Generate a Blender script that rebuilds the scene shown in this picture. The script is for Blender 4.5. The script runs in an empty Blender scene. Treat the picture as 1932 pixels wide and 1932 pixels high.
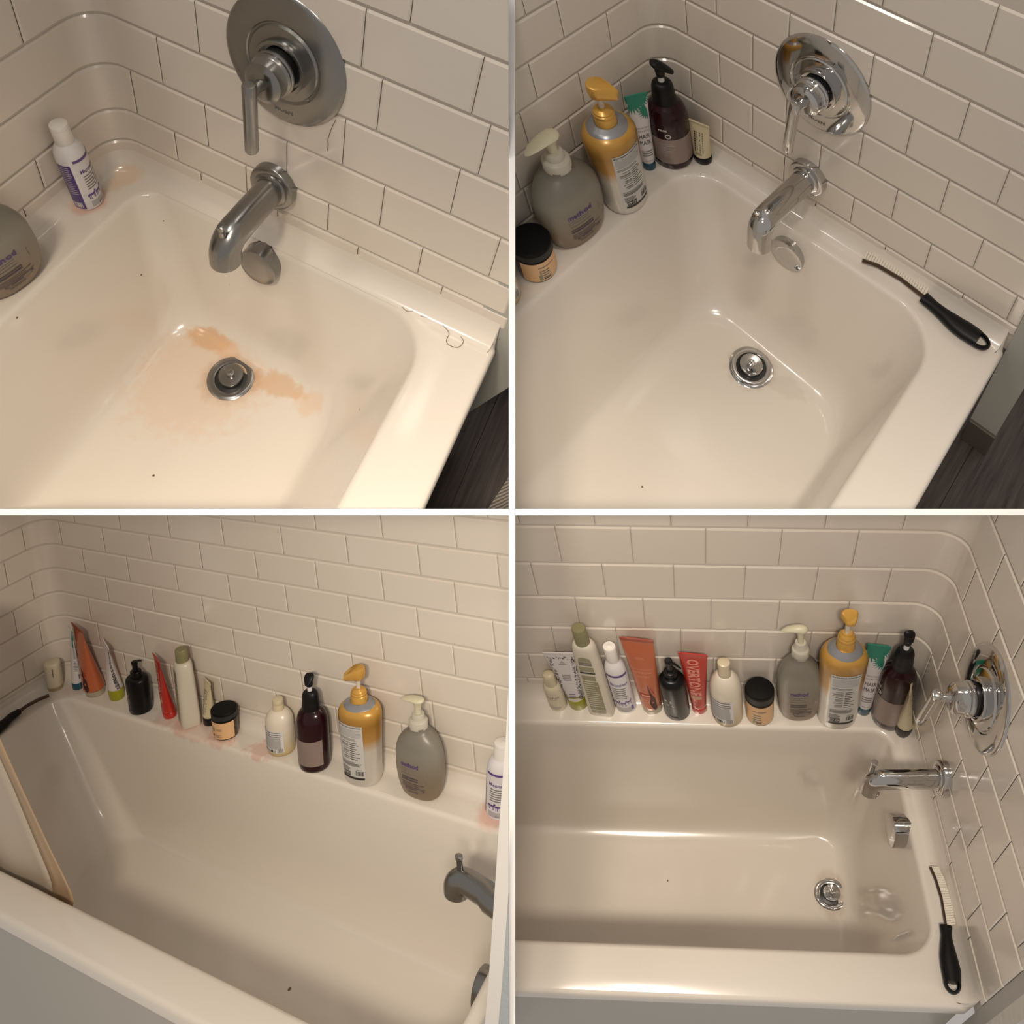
import bpy, bmesh, math, random
import numpy as np
from mathutils import Matrix, Vector

random.seed(7)
SC = bpy.context.scene
COL = SC.collection

# ------------------------------------------------------------------ camera, world, lamps, exposure
# Four bath bays stand in a 2 x 2 display, parted by white boards; a view camera
# with a shifted lens looks into all four.
PITCH = math.acos(0.5786)
CAM_AT = np.array([0.0, 0.0, 2.9])
AX = np.array([1.0, 0, 0]); AY = np.array([0, -0.5786, 0.8156]); AZ = np.array([0, -0.8156, -0.5786])
AY /= np.linalg.norm(AY); AZ /= np.linalg.norm(AZ)
W2V = np.array([AX, AY, AZ]).T                    # world -> view axes (right, down, forward)
KX = (966 - 1150) / 1400.0; KY = (966 - 450) / 1400.0      # the two planes that part the bays

cam_d = bpy.data.cameras.new('camera'); cam = bpy.data.objects.new('camera', cam_d); COL.objects.link(cam)
cam.location = CAM_AT; cam.rotation_euler = (PITCH, 0, 0)
cam_d.sensor_width = 36.0; cam_d.lens = 36.0 * 1400 / 1932
cam_d.shift_x = (966 - 1150) / 1932.0; cam_d.shift_y = -(966 - 450) / 1932.0
cam_d.clip_start = 0.02
SC.camera = cam

SC.view_settings.view_transform = 'Standard'; SC.view_settings.look = 'None'
SC.view_settings.gamma = 1.0; SC.view_settings.use_curve_mapping = False
SC.view_settings.exposure = 0.0
try: SC.display_settings.display_device = 'sRGB'
except Exception: pass

world = bpy.data.worlds.new('world'); SC.world = world; world.use_nodes = True
wn = world.node_tree.nodes; bgn = wn['Background']
bgn.inputs[0].default_value = (1.0, 0.93, 0.85, 1); bgn.inputs[1].default_value = 0.40

def lamp(name, at, to, size, power, col, spread=180):
    d = bpy.data.lights.new(name, 'AREA'); d.shape = 'RECTANGLE'; d.size = size[0]; d.size_y = size[1]
    d.energy = power; d.color = col; d.spread = math.radians(spread)
    o = bpy.data.objects.new(name, d); COL.objects.link(o)
    p = CAM_AT + W2V.T @ np.array(at); q = CAM_AT + W2V.T @ np.array(to)
    o.location = p; o.rotation_euler = Vector(q - p).to_track_quat('-Z', 'Y').to_euler()
    return o
WARM = (1.0, 0.86, 0.72)
lamp('ceiling_lamp', (-0.75, -1.15, -0.25), (-0.4, 0.0, 1.35), (0.24, 0.14), 2.1, (1.0, .93, .86), 110)
lamp('ceiling_lamp', (-0.02, -0.85, -0.80), (0.4, -0.15, 1.5), (0.24, 0.14), 2.8, (1.0, .90, .79), 90)
lamp('ceiling_lamp', (-0.30, -0.20, -0.60), (-0.95, 1.25, 1.9), (0.24, 0.14), 4.8, (1.0, .85, .67), 64)
lamp('ceiling_lamp', (0.05, -0.22, -0.60), (0.3, 1.3, 1.6), (0.24, 0.14), 4.6, (1.0, .87, .73), 64)

# each bay: how the photograph was taken in it (rotation, eye) and the proportions of its tub and walls
FIT = [
    dict(R=[[0.253006, -0.955331, 0.152741], [-0.68589, -0.288464, -0.668089], [0.682307, 0.064266, -0.728236]],
         c=[-0.83424, -1.02309, 1.06483],
         M=[[0.97958, 0.16024, 0.03475], [0.0, 0.97154, -0.16456], [0.0, 0.0, 1.05075]],
         S={'wb': 0.0931, 'wf': 0.038, 'W': 0.8382, 'wr': 0.1206, 'L': 1.5303, 'wl': 0.0666, 'e': 0.1, 'r0': 0.0624, 's': 0.0926, 'ys': -0.3673, 'zs': 0.1215, 'pinx': -0.1551, 'piny': -0.3697, 'pinz': 0.1612, 'tipx': -0.1493, 'tipy': -0.367, 'tipz': 0.079, 'yv': -0.3886, 'zv': 0.3696, 'xo': -0.0626, 'yo': -0.3633, 'zo': -0.0393, 'xd': -0.1145, 'yd': -0.3207, 'zd': -0.3642, 'd0': 0.0686}),
    dict(R=[[0.643567, -0.765277, 0.013137], [-0.572408, -0.492625, -0.655492], [0.508104, 0.414334, -0.755088]],
         c=[-1.10756, -0.73835, 1.12329],
         M=[[1.00735, 0.08989, -0.10783], [0.0, 1.01004, 0.10117], [0.0, 0.0, 0.98284]],
         S={'wb': 0.1188, 'wf': 0.0594, 'W': 0.8206, 'wr': 0.1032, 'L': 1.5303, 'wl': 0.0666, 'e': 0.1, 'r0': 0.0552, 's': 0.0812, 'ys': -0.3846, 'zs': 0.1175, 'pinx': -0.1733, 'piny': -0.375, 'pinz': 0.145, 'tipx': -0.1726, 'tipy': -0.3795, 'tipz': 0.057, 'yv': -0.3906, 'zv': 0.344, 'xo': -0.0806, 'yo': -0.3868, 'zo': -0.0628, 'xd': -0.1779, 'yd': -0.3692, 'zd': -0.4155, 'd0': 0.0747}),
    dict(R=[[0.910708, 0.39577, -0.118225], [-0.062705, -0.150438, -0.986629], [-0.408264, 0.905944, -0.112188]],
         c=[0.79754, -1.28982, 1.47291],
         M=[[1.19578, -0.00973, 0.04028], [0.0, 0.82954, 0.01092], [0.0, 0.0, 1.00812]],
         S={'wb': 0.0973, 'wf': 0.0537, 'W': 0.6958, 'wr': 0.0859, 'L': 1.5974, 'wl': 0.0844, 'e': 0.1, 'r0': 0.0525, 's': 0.0807, 'ys': -0.3768, 'zs': 0.1165, 'pinx': -0.1167, 'piny': -0.3446, 'pinz': 0.1635, 'tipx': -0.1277, 'tipy': -0.3453, 'tipz': 0.0839, 'yv': -0.3777, 'zv': 0.341, 'xo': -0.0778, 'yo': -0.39, 'zo': -0.0622, 'xd': -0.1909, 'yd': -0.3962, 'zd': -0.4298, 'd0': 0.0791}),
    dict(R=[[0.999212, 0.03167, -0.02391], [-0.001543, -0.571065, -0.820903], [-0.039652, 0.820294, -0.570566]],
         c=[-0.65695, -0.88493, 2.0222],
         M=[[0.99442, 0.02215, -0.06679], [0.0, 0.74013, -0.03827], [0.0, 0.0, 1.35868]],
         S={'wb': 0.0968, 'wf': 0.0557, 'W': 0.7353, 'wr': 0.1055, 'L': 1.5303, 'wl': 0.0666, 'e': 0.1, 'r0': 0.0608, 's': 0.0976, 'ys': -0.314, 'zs': 0.1469, 'pinx': -0.1595, 'piny': -0.3099, 'pinz': 0.197, 'tipx': -0.1535, 'tipy': -0.3194, 'tipz': 0.1036, 'yv': -0.3109, 'zv': 0.4219, 'xo': -0.0862, 'yo': -0.3418, 'zo': -0.0402, 'xd': -0.1687, 'yd': -0.3499, 'zd': -0.4067, 'd0': 0.0944}),
]

# ------------------------------------------------------------------ helpers
class Bay:
    def __init__(self, i):
        f = FIT[i]
        self.i = i; self.M = np.array(f['M']); self.S = f['S']
        self.Rw = W2V.T @ np.array(f['R'])
        self.t = CAM_AT - self.Rw @ np.array(f['c'])
        self.objs = []
    def world(self, X):
        return (self.Rw @ (self.M @ np.asarray(X, float).T)).T + self.t
    def rot(self):
        return Matrix(self.Rw.tolist())

def props(o, label=None, cat=None, group=None, kind=None):
    if label: o['label'] = label
    if cat: o['category'] = cat
    if group: o['group'] = group
    if kind: o['kind'] = kind
    return o

class Thing:
    """an Empty at the thing's base; its parts hang below it"""
    def __init__(self, bay, name, at, label, cat, group=None, yaw=0.0, tilt=0.0):
        self.bay = bay; self.X0 = np.array(at, float); self.yaw = yaw; self.tilt = math.tan(math.radians(tilt))
        o = bpy.data.objects.new(name, None); COL.objects.link(o)
        o.empty_display_size = 0.02
        o.matrix_world = Matrix.Translation(bay.world(self.X0)) @ bay.rot().to_4x4()
        props(o, label, cat, group); self.o = o; bay.roots.append(o)
    def room(self, v):
        v = np.asarray(v, float); c, s = math.cos(self.yaw), math.sin(self.yaw)
        x = v[:, 0] * c - v[:, 1] * s; y = v[:, 0] * s + v[:, 1] * c
        x = x + self.tilt * v[:, 2]
        return np.column_stack([x, y, v[:, 2]])
    def part(self, name, geo, mat, parent=None, smooth=40, label=None, kind=None, mats=None, fm=None):
        v, f = geo
        loc = (self.bay.M @ self.room(np.array(v)).T).T
        o = mesh_obj(name, loc, f, mat, smooth, mats, fm)
        o.parent = parent if parent is not None else self.o
        props(o, label, None, None, kind)
        self.bay.objs.append(o)
        return o

def mesh_obj(name, v, f, mat, smooth=40, mats=None, fm=None):
    me = bpy.data.meshes.new(name)
    me.from_pydata([tuple(map(float, p)) for p in v], [], [tuple(map(int, q)) for q in f])
    if mats:
        for m in mats: me.materials.append(m)
        if fm is not None: me.polygons.foreach_set('material_index', np.array(fm, dtype=np.int32))
    else: me.materials.append(mat)
    if smooth:
        me.polygons.foreach_set('use_smooth', [True] * len(me.polygons))
        if smooth < 180: me.set_sharp_from_angle(angle=math.radians(smooth))
    me.update()
    o = bpy.data.objects.new(name, me); COL.objects.link(o)
    return o

def shell(bay, name, v, f, mat, parent=None, smooth=40, kind=None, label=None, cat=None, at=(0, 0, 0), group=None):
    """a mesh of the bay's own structure, vertices in bay coordinates"""
    X0 = np.array(at, float)
    loc = (bay.M @ (np.array(v, float) - X0).T).T
    o = mesh_obj(name, loc, f, mat, smooth)
    if parent is None:
        o.matrix_world = Matrix.Translation(bay.world(X0)) @ bay.rot().to_4x4(); bay.roots.append(o)
    else: o.parent = parent
    props(o, label, cat, group, kind); bay.objs.append(o)
    return o

# ---- geometry makers: each returns (verts, faces)
def join(*geos):
    V = []; Fs = []
    for v, f in geos:
        n = len(V); V += [tuple(p) for p in v]; Fs += [tuple(i + n for i in q) for q in f]
    return V, Fs
def ring(z, rx, ry=None, p=2.0, cx=0.0, cy=0.0, n=36):
    ry = rx if ry is None else ry; out = []
    for k in range(n):
        a = 2 * math.pi * k / n; s, c = math.sin(a), -math.cos(a)
        e = 2.0 / p
        out.append((cx + rx * math.copysign(abs(s) ** e, s), cy + ry * math.copysign(abs(c) ** e, c), z))
    return out
def loft(rings, cap0=True, cap1=True):
    n = len(rings[0]); V = [p for r in rings for p in r]; Fs = []
    for j in range(len(rings) - 1):
        for k in range(n):
            a = j * n + k; b = j * n + (k + 1) % n
            Fs.append((a, b, b + n, a + n))
    if cap0: Fs.append(tuple(range(n - 1, -1, -1)))
    if cap1: Fs.append(tuple((len(rings) - 1) * n + k for k in range(n)))
    return V, Fs
def lathe(prof, dy=1.0, p=2.0, n=36, cx=0, cy=0):
    return loft([ring(z, r, r * dy, p, cx, cy, n) for z, r in prof])
def lathe_x(prof, y, z, n=48, ry=1.0, cap1=True):
    """turned about the axis that leaves the faucet wall; prof = (distance from wall, radius)"""
    rings = []
    for d, r in prof:
        rings.append([(-d, y + r * math.sin(2 * math.pi * k / n), z + r * math.cos(2 * math.pi * k / n)) for k in range(n)])
    v, f = loft(rings, True, cap1)
    return v, [tuple(reversed(q)) for q in f]
def sweep(path, radii, n=20, up=(0, 0, 1), cap=True):
    """round or flat section along a path; radii = (side, upward) pairs"""
    P = [np.array(p, float) for p in path]; rings = []
    for i, p in enumerate(P):
        t = P[min(i + 1, len(P) - 1)] - P[max(i - 1, 0)]; t /= np.linalg.norm(t)
        u = np.array(up, float)
        if abs(t @ u) > .95: u = np.array([1.0, 0, 0]) if abs(t[0]) < .9 else np.array([0, 1.0, 0])
        if i == 0: s = np.cross(t, u)
        else:
            s = prev - t * (prev @ t)
        s /= np.linalg.norm(s); prev = s; w = np.cross(s, t)
        r = radii[i] if isinstance(radii, list) else radii
        a, b = r if isinstance(r, tuple) else (r, r)
        rings.append([tuple(p + s * a * math.cos(2 * math.pi * k / n) + w * b * math.sin(2 * math.pi * k / n)) for k in range(n)])
    return loft(rings, cap, cap)
def box(x0, x1, y0, y1, z0, z1, b=0.0):
    if b <= 0:
        v = [(x, y, z) for z in (z0, z1) for y in (y0, y1) for x in (x0, x1)]
        return v, [(0, 2, 3, 1), (4, 5, 7, 6), (0, 1, 5, 4), (2, 6, 7, 3), (0, 4, 6, 2), (1, 3, 7, 5)]
    bm = bmesh.new(); bmesh.ops.create_cube(bm, size=1)
    for q in bm.verts: q.co = ((x0 + x1) / 2 + q.co.x * (x1 - x0), (y0 + y1) / 2 + q.co.y * (y1 - y0), (z0 + z1) / 2 + q.co.z * (z1 - z0))
    bmesh.ops.bevel(bm, geom=bm.edges[:], offset=b, segments=2, affect='EDGES', profile=.5)
    bm.verts.ensure_lookup_table(); bm.verts.index_update()
    r = [tuple(q.co) for q in bm.verts], [tuple(w.index for w in q.verts) for q in bm.faces]
    bm.free(); return r
def prism(poly, axis, a, b):
    """a flat outline pushed from a to b along an axis (0 x, 1 y, 2 z)"""
    n = len(poly)
    def P(q, d):
        q = list(q); q.insert(axis, d); return tuple(q)
    v = [P(q, a) for q in poly] + [P(q, b) for q in poly]
    return v, [tuple(range(n)), tuple(range(2 * n - 1, n - 1, -1))] + [(i, i + n, (i + 1) % n + n, (i + 1) % n) for i in range(n)]

# ------------------------------------------------------------------ materials
def mat(name, col, rough=.4, metal=0.0, coat=0.0, trans=0.0, bump=None, sss=0.0, spec=.5, ior=1.5):
    m = bpy.data.materials.new(name); m.use_nodes = True
    b = m.node_tree.nodes['Principled BSDF']
    b.inputs['Base Color'].default_value = (*col, 1); b.inputs['Roughness'].default_value = rough
    b.inputs['Metallic'].default_value = metal; b.inputs['IOR'].default_value = ior
    b.inputs['Coat Weight'].default_value = coat; b.inputs['Coat Roughness'].default_value = .08
    b.inputs['Transmission Weight'].default_value = trans
    b.inputs['Specular IOR Level'].default_value = spec
    if sss:
        b.inputs['Subsurface Weight'].default_value = sss; b.inputs['Subsurface Radius'].default_value = (.01, .008, .006)
    if bump:
        nt = m.node_tree; nz = nt.nodes.new('ShaderNodeTexNoise'); nz.inputs['Scale'].default_value = bump[0]; nz.inputs['Detail'].default_value = 3
        tc = nt.nodes.new('ShaderNodeTexCoord'); bp = nt.nodes.new('ShaderNodeBump'); bp.inputs['Strength'].default_value = bump[1]; bp.inputs['Distance'].default_value = bump[2]
        nt.links.new(tc.outputs['Object'], nz.inputs['Vector']); nt.links.new(nz.outputs[0], bp.inputs['Height']); nt.links.new(bp.outputs[0], b.inputs['Normal'])
    return m
def srgb(r, g, b):
    f = lambda c: (c / 255 / 12.92) if c / 255 <= .04045 else ((c / 255 + .055) / 1.055) ** 2.4
    return (f(r), f(g), f(b))
def ramp_z(m, stops, z0, z1, axis=2):
    """colour by height on the thing itself (a printed gradient or contents seen through)"""
    nt = m.node_tree; b = nt.nodes['Principled BSDF']
    tc = nt.nodes.new('ShaderNodeTexCoord'); sp = nt.nodes.new('ShaderNodeSeparateXYZ'); mr = nt.nodes.new('ShaderNodeMapRange'); cr = nt.nodes.new('ShaderNodeValToRGB')
    mr.inputs[1].default_value = z0; mr.inputs[2].default_value = z1
    nt.links.new(tc.outputs['Object'], sp.inputs[0]); nt.links.new(sp.outputs[axis], mr.inputs[0]); nt.links.new(mr.outputs[0], cr.inputs[0]); nt.links.new(cr.outputs[0], b.inputs['Base Color'])
    el = cr.color_ramp.elements
    while len(el) < len(stops): el.new(.5)
    for e, (p, c) in zip(el, stops): e.position = p; e.color = (*c, 1)
    return cr, mr
def stained(m, base, stains, speck=None):
    """stains = (point, radius xyz, colour, strength, noise scale, ring) in the object's own coordinates"""
    nt = m.node_tree; b = nt.nodes['Principled BSDF']; N = nt.nodes.new; Lk = nt.links.new
    tc = N('ShaderNodeTexCoord'); nz = N('ShaderNodeTexNoise'); nz.inputs['Scale'].default_value = 45; nz.inputs['Detail'].default_value = 5
    Lk(tc.outputs['Object'], nz.inputs['Vector'])
    cur = None
    for p, rad, col, st, nzamt, hollow in stains:
        mp = N('ShaderNodeVectorMath'); mp.operation = 'SUBTRACT'; Lk(tc.outputs['Object'], mp.inputs[0]); mp.inputs[1].default_value = p
        dv = N('ShaderNodeVectorMath'); dv.operation = 'DIVIDE'; Lk(mp.outputs[0], dv.inputs[0]); dv.inputs[1].default_value = rad
        ln = N('ShaderNodeVectorMath'); ln.operation = 'LENGTH'; Lk(dv.outputs[0], ln.inputs[0])
        ad = N('ShaderNodeMath'); ad.operation = 'MULTIPLY_ADD'; Lk(nz.outputs[0], ad.inputs[0]); ad.inputs[1].default_value = nzamt; Lk(ln.outputs['Value'], ad.inputs[2])
        sub = N('ShaderNodeMath'); sub.operation = 'SUBTRACT'; Lk(ad.outputs[0], sub.inputs[0]); sub.inputs[1].default_value = nzamt * .5
        mr = N('ShaderNodeMapRange'); mr.interpolation_type = 'SMOOTHSTEP'; mr.inputs[1].default_value = 1.0; mr.inputs[2].default_value = .55; mr.inputs[3].default_value = 0; mr.inputs[4].default_value = st
        Lk(sub.outputs[0], mr.inputs[0]); fac = mr.outputs[0]
        mx = N('ShaderNodeMix'); mx.data_type = 'RGBA'; Lk(fac, mx.inputs[0])
        if cur is None: mx.inputs[6].default_value = (*base, 1)
        else: Lk(cur, mx.inputs[6])
        mx.inputs[7].default_value = (*col, 1); cur = mx.outputs[2]
    if speck:
        vo = N('ShaderNodeTexVoronoi'); vo.inputs['Scale'].default_value = speck[0]; Lk(tc.outputs['Object'], vo.inputs['Vector'])
        lt = N('ShaderNodeMath'); lt.operation = 'LESS_THAN'; Lk(vo.outputs['Distance'], lt.inputs[0]); lt.inputs[1].default_value = speck[1]
        ml = N('ShaderNodeMath'); ml.operation = 'MULTIPLY'; Lk(lt.outputs[0], ml.inputs[0])
        g2 = N('ShaderNodeSeparateColor'); Lk(vo.outputs['Color'], g2.inputs[0])
        gt = N('ShaderNodeMath'); gt.operation = 'GREATER_THAN'; Lk(g2.outputs[0], gt.inputs[0]); gt.inputs[1].default_value = speck[2]
        Lk(gt.outputs[0], ml.inputs[1])
        mx = N('ShaderNodeMix'); mx.data_type = 'RGBA'; Lk(ml.outputs[0], mx.inputs[0])
        if cur is None: mx.inputs[6].default_value = (*base, 1)
        else: Lk(cur, mx.inputs[6])
        mx.inputs[7].default_value = (.12, .08, .05, 1); cur = mx.outputs[2]
    if cur is not None: Lk(cur, b.inputs['Base Color'])

ACR = (.71, .655, .585)
TILE = mat('tile_gloss', (.68, .615, .54), .22, coat=.3)
GROUT = mat('tile_joint', (.56, .505, .44), .5)
CHROME = mat('chrome', (.56, .55, .54), .07, 1.0)
CHROME_DULL = mat('chrome_filmed', (.30, .295, .285), .26, 1.0)
DARK = mat('painted_gap_dark', (.012, .012, .012), .4)  # black that paints the shade inside openings and gaps
DRYWALL = mat('painted_drywall', (.52, .51, .47), .6, bump=(60, .25, .002))
BOARD = mat('white_board', (.93, .93, .93), .5)
BLACK = mat('black_plastic', (.004, .004, .005), .30, spec=.25)
BLACK_R = mat('black_rubber', (.004, .004, .005), .45, spec=.25)
WHITE_PL = mat('white_plastic', (.82, .80, .78), .3)
INK = mat('ink_black', (.02, .02, .02), .5)
INK_G = mat('ink_grey', (.17, .16, .15), .5)
INK_L = mat('ink_light_grey', (.40, .40, .38), .5)
INK_P = mat('ink_purple', (.075, .035, .19), .5)
INK_W = mat('ink_white', (.75, .72, .68), .5)

# ------------------------------------------------------------------ print on labels
_TXT = {}
def text_geo(s, size, bold=0.0, sx=1.0):
    key = (s, bold)
    if key not in _TXT:
        c = bpy.data.curves.new('t', 'FONT'); c.body = s; c.size = 1.0; c.resolution_u = 2; c.offset = bold; c.fill_mode = 'FRONT'
        o = bpy.data.objects.new('t', c); COL.objects.link(o)
        dg = bpy.context.evaluated_depsgraph_get()
        me = bpy.data.meshes.new_from_object(o.evaluated_get(dg))
        bm = bmesh.new(); bm.from_mesh(me); bmesh.ops.triangulate(bm, faces=bm.faces[:])
        bm.verts.index_update()
        v = np.array([(q.co.x, q.co.y) for q in bm.verts]) if len(bm.verts) else np.zeros((0, 2))
        f = [tuple(w.index for w in q.verts) for q in bm.faces]
        bm.free(); bpy.data.objects.remove(o); bpy.data.meshes.remove(me); bpy.data.curves.remove(c)
        _TXT[key] = (v, f)
    v, f = _TXT[key]
    return v * np.array([size * sx, size]), f

class Print:
    """flat print gathered in (u, z) on a body, then laid on its surface"""
    def __init__(self): self.v = []; self.f = []; self.m = []; self.mats = []; self.d = []
    def _mi(self, m):
        if m not in self.mats: self.mats.append(m)
        return self.mats.index(m)
    def add(self, v, f, m, d=0.0):
        n = len(self.v); self.v += [tuple(p) for p in v]; self.d += [d] * len(v); self.f += [tuple(i + n for i in q) for q in f]; self.m += [self._mi(m)] * len(f)
    def rect(self, u0, u1, z0, z1, m, d=0.0, step=.005, nz=None):
        n = max(1, int(math.ceil((u1 - u0) / step))); k = nz or max(1, int(math.ceil((z1 - z0) / .02)))
        v = [(u0 + (u1 - u0) * i / n, z0 + (z1 - z0) * j / k) for j in range(k + 1) for i in range(n + 1)]
        f = [(j * (n + 1) + i, j * (n + 1) + i + 1, (j + 1) * (n + 1) + i + 1, (j + 1) * (n + 1) + i) for j in range(k) for i in range(n)]
        self.add(v, f, m, d)
    def lines(self, u0, u1, ztop, n, pitch, th, m, seed=1, rag=.35, align='l', d=.0002):
        r = random.Random(seed)
        for i in range(n):
            w = (u1 - u0) * (1 - rag * r.random()); z = ztop - i * pitch
            a = u0 if align == 'l' else ((u0 + u1 - w) / 2 if align == 'c' else u1 - w)
            self.rect(a, a + w, z - th, z, m, d)
    def text(self, s, u, z, size, m, align='c', bold=0.0, sx=1.0, rot=0, width=None, d=.0002):
        v, f = text_geo(s, size, bold, sx)
        if len(v) == 0: return
        w = v[:, 0].max() - v[:, 0].min()
        if width: v = v * np.array([width / w, 1.0]); w = width
        v = v - np.array([v[:, 0].min(), 0])
        v = v - np.array([{'c': w / 2, 'l': 0, 'r': w}[align], 0])
        if rot == -90: v = np.column_stack([v[:, 1], -v[:, 0]])
        elif rot == 90: v = np.column_stack([-v[:, 1], v[:, 0]])
        self.add(v + np.array([u, z]), f, m, d)
    def barcode(self, u0, u1, z0, z1, m, seed=3, d=.0002):
        r = random.Random(seed); u = u0
        while u < u1:
            w = (u1 - u0) * r.choice((.03, .05, .08)); self.rect(u, min(u + w, u1), z0, z1, m, d, 1); u += w + (u1 - u0) * r.choice((.025, .04, .06))
    def poly(self, pts, m, d=.0002):
        self.add(pts, [tuple(range(len(pts)))], m, d)
    def wrap(self, prof, dy=1.0, p=2.0, phi0=0.0, lift=.0006):
        """prof = (z, rx[, ry]) list from bottom to top"""
        zs = [q[0] for q in prof]; rx = [q[1] for q in prof]; ry = [(q[2] if len(q) > 2 else q[1] * dy) for q in prof]
        bm = bmesh.new(); vs = [bm.verts.new((u, z, d)) for (u, z), d in zip(self.v, self.d)]
        for q, mi in zip(self.f, self.m):
            try: fc = bm.faces.new([vs[i] for i in q]); fc.material_index = mi
            except ValueError: pass
        for _ in range(2):
            e = [x for x in bm.edges if x.calc_length() > .006]
            if e: bmesh.ops.subdivide_edges(bm, edges=e, cuts=1, use_grid_fill=False)
        bmesh.ops.triangulate(bm, faces=[q for q in bm.faces if len(q.verts) > 4])
        bm.verts.index_update(); V = []
        for q in bm.verts:
            u, z, d = q.co; a = np.interp(z, zs, rx); b = np.interp(z, zs, ry); ang = phi0 + u / max(a, 1e-4)
            s, c = math.sin(ang), math.cos(ang); e = 2.0 / p; l = lift + d
            V.append(((a + l) * math.copysign(abs(s) ** e, s), -(b + l) * math.copysign(abs(c) ** e, c), z))
        Fs = [tuple(w.index for w in q.verts) for q in bm.faces]; fm = [q.material_index for q in bm.faces]
        bm.free(); return V, Fs, fm

def put_print(T, pr, parent, prof, dy=1.0, p=2.0, phi0=0.0, lift=.0006, name='label_print'):
    V, Fs, fm = pr.wrap(prof, dy, p, phi0, lift)
    return T.part(name, (V, Fs), None, parent, 30, None, None, pr.mats, fm)

# ------------------------------------------------------------------ the bays' own structure
BAYS = [Bay(i) for i in range(4)]
for b_ in BAYS: b_.roots = []
WHERE = ['upper left bay', 'upper right bay', 'lower left bay', 'lower right bay']

def arc_pts(c, r, a0, a1, n):
    return [(c[0] + r * math.cos(a0 + (a1 - a0) * k / n), c[1] + r * math.sin(a0 + (a1 - a0) * k / n)) for k in range(n + 1)]
def rquad(corners, rad, n=10):
    """rounded four-cornered outline; corners in order around; same count of points each time"""
    out = []; m = len(corners)
    for i in range(m):
        P = np.array(corners[i], float); A = np.array(corners[i - 1], float); B = np.array(corners[(i + 1) % m], float)
        u = (A - P) / np.linalg.norm(A - P); v = (B - P) / np.linalg.norm(B - P)
        r = rad[i]; half = math.acos(np.clip(u @ v, -1, 1)) / 2; t = r / math.tan(half)
        S = P + u * t; E = P + v * t; C = P + (u + v) / np.linalg.norm(u + v) * (r / math.sin(half))
        a0 = math.atan2(*(S - C)[::-1]); a1 = math.atan2(*(E - C)[::-1]); d = (a1 - a0 + math.pi) % (2 * math.pi) - math.pi
        out += [(C[0] + r * math.cos(a0 + d * k / n), C[1] + r * math.sin(a0 + d * k / n)) for k in range(n + 1)]
    return np.array(out)

def tub(bay, Lx, floor, zd, ro, mt, label, apron_mat, drain, cut=None):
    """order of corners: back-left, back-right (faucet), front-right, front-left"""
    S = bay.S; W = S['W']; wb, wf, wr, wl = S['wb'], S['wf'], S['wr'], S['wl']
    n = 10; N = 4 * (n + 1)
    wfront = np.zeros(N)                                     # 1 on the open front edge
    for k in range(n + 1):
        wfront[2 * (n + 1) + k] = k / n; wfront[3 * (n + 1) + k] = 1 - k / n
    wfront = np.clip(wfront * 2.2 - .2, 0, 1)
    rings = []
    for (iw, zw), (jf, zf) in zip([(.003, .044), (.0048, .028), (.011, .012), (.021, .003), (.034, 0)], [(0, -.03), (.0, -.012), (.002, -.005), (.005, -.0015), (.011, 0)]):
        A = rquad([(-Lx + iw, -iw), (-iw, -iw), (-iw, -W), (-Lx + iw, -W)], [.055, .055, .012, .012], n)
        B = rquad([(-Lx + iw, -iw), (-iw, -iw), (-iw - .004, -W + jf), (-Lx + iw, -W + jf)], [.055, .055, .016, .016], n)
        xy = A * (1 - wfront[:, None]) + B * wfront[:, None]; z = zw * (1 - wfront) + zf * wfront
        rings.append([(x, y, q) for (x, y), q in zip(xy, z)])
    O = [(-Lx + wl, -wb), (-wf, -wb), (-wf, -W + wr), (-Lx + wl, -W + wr)]
    def off(d): return [(O[0][0] - d, O[0][1] + d), (O[1][0] + d, O[1][1] + d), (O[2][0] + d, O[2][1] - d), (O[3][0] - d, O[3][1] - d)]
    for d, z in ((.013, 0), (.007, -.0008), (.0025, -.004), (0, -.011)):
        rings.append([(x, y, z) for x, y in rquad(off(d), [r + d for r in ro], n)])
    top = rquad(O, ro, n); rf = [max(r + .02, .08) for r in ro]
    bot = rquad(floor, rf, n)
    for t in (.2, .4, .6, .75):
        q = top * (1 - t) + bot * t; z = -.011 * (1 - t) + zd * t
        rings.append([(x, y, z) for x, y in q])
    ctr = np.mean(floor, axis=0)
    qa = top * .25 + bot * .75; za = -.011 * .25 + zd * .75
    dirs = ctr - bot; ln = np.linalg.norm(dirs, axis=1)[:, None]
    inner = rquad([tuple(np.array(c) + (ctr - np.array(c)) / np.linalg.norm(ctr - np.array(c)) * .062) for c in floor], [max(r * .8, .05) for r in rf], n)
    for t in (.2, .4, .6, .8, 1.0):
        p = qa * (1 - t) ** 2 + bot * 2 * t * (1 - t) + inner * t ** 2; z = za * (1 - t) ** 2 + zd * 2 * t * (1 - t) + zd * t ** 2
        rings.append([(x, y, z) for x, y in p])
    inn2 = inner + (ctr - inner) * .25
    rings.append([(x, y, zd) for x, y in inn2])
    v, f = loft(rings, False, True)
    root = shell(bay, 'bathtub', v, [tuple(reversed(q)) for q in f], mt, smooth=60, label=label, cat='bathtub', at=(drain[0], drain[1], zd))
    base = np.array([drain[0], drain[1], zd])
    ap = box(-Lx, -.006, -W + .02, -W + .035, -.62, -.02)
    shell(bay, 'apron', ap[0], ap[1], apron_mat, root, smooth=0, at=base, label='flat front panel of the tub, shade mixed into its colour')
    return root, base

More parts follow.
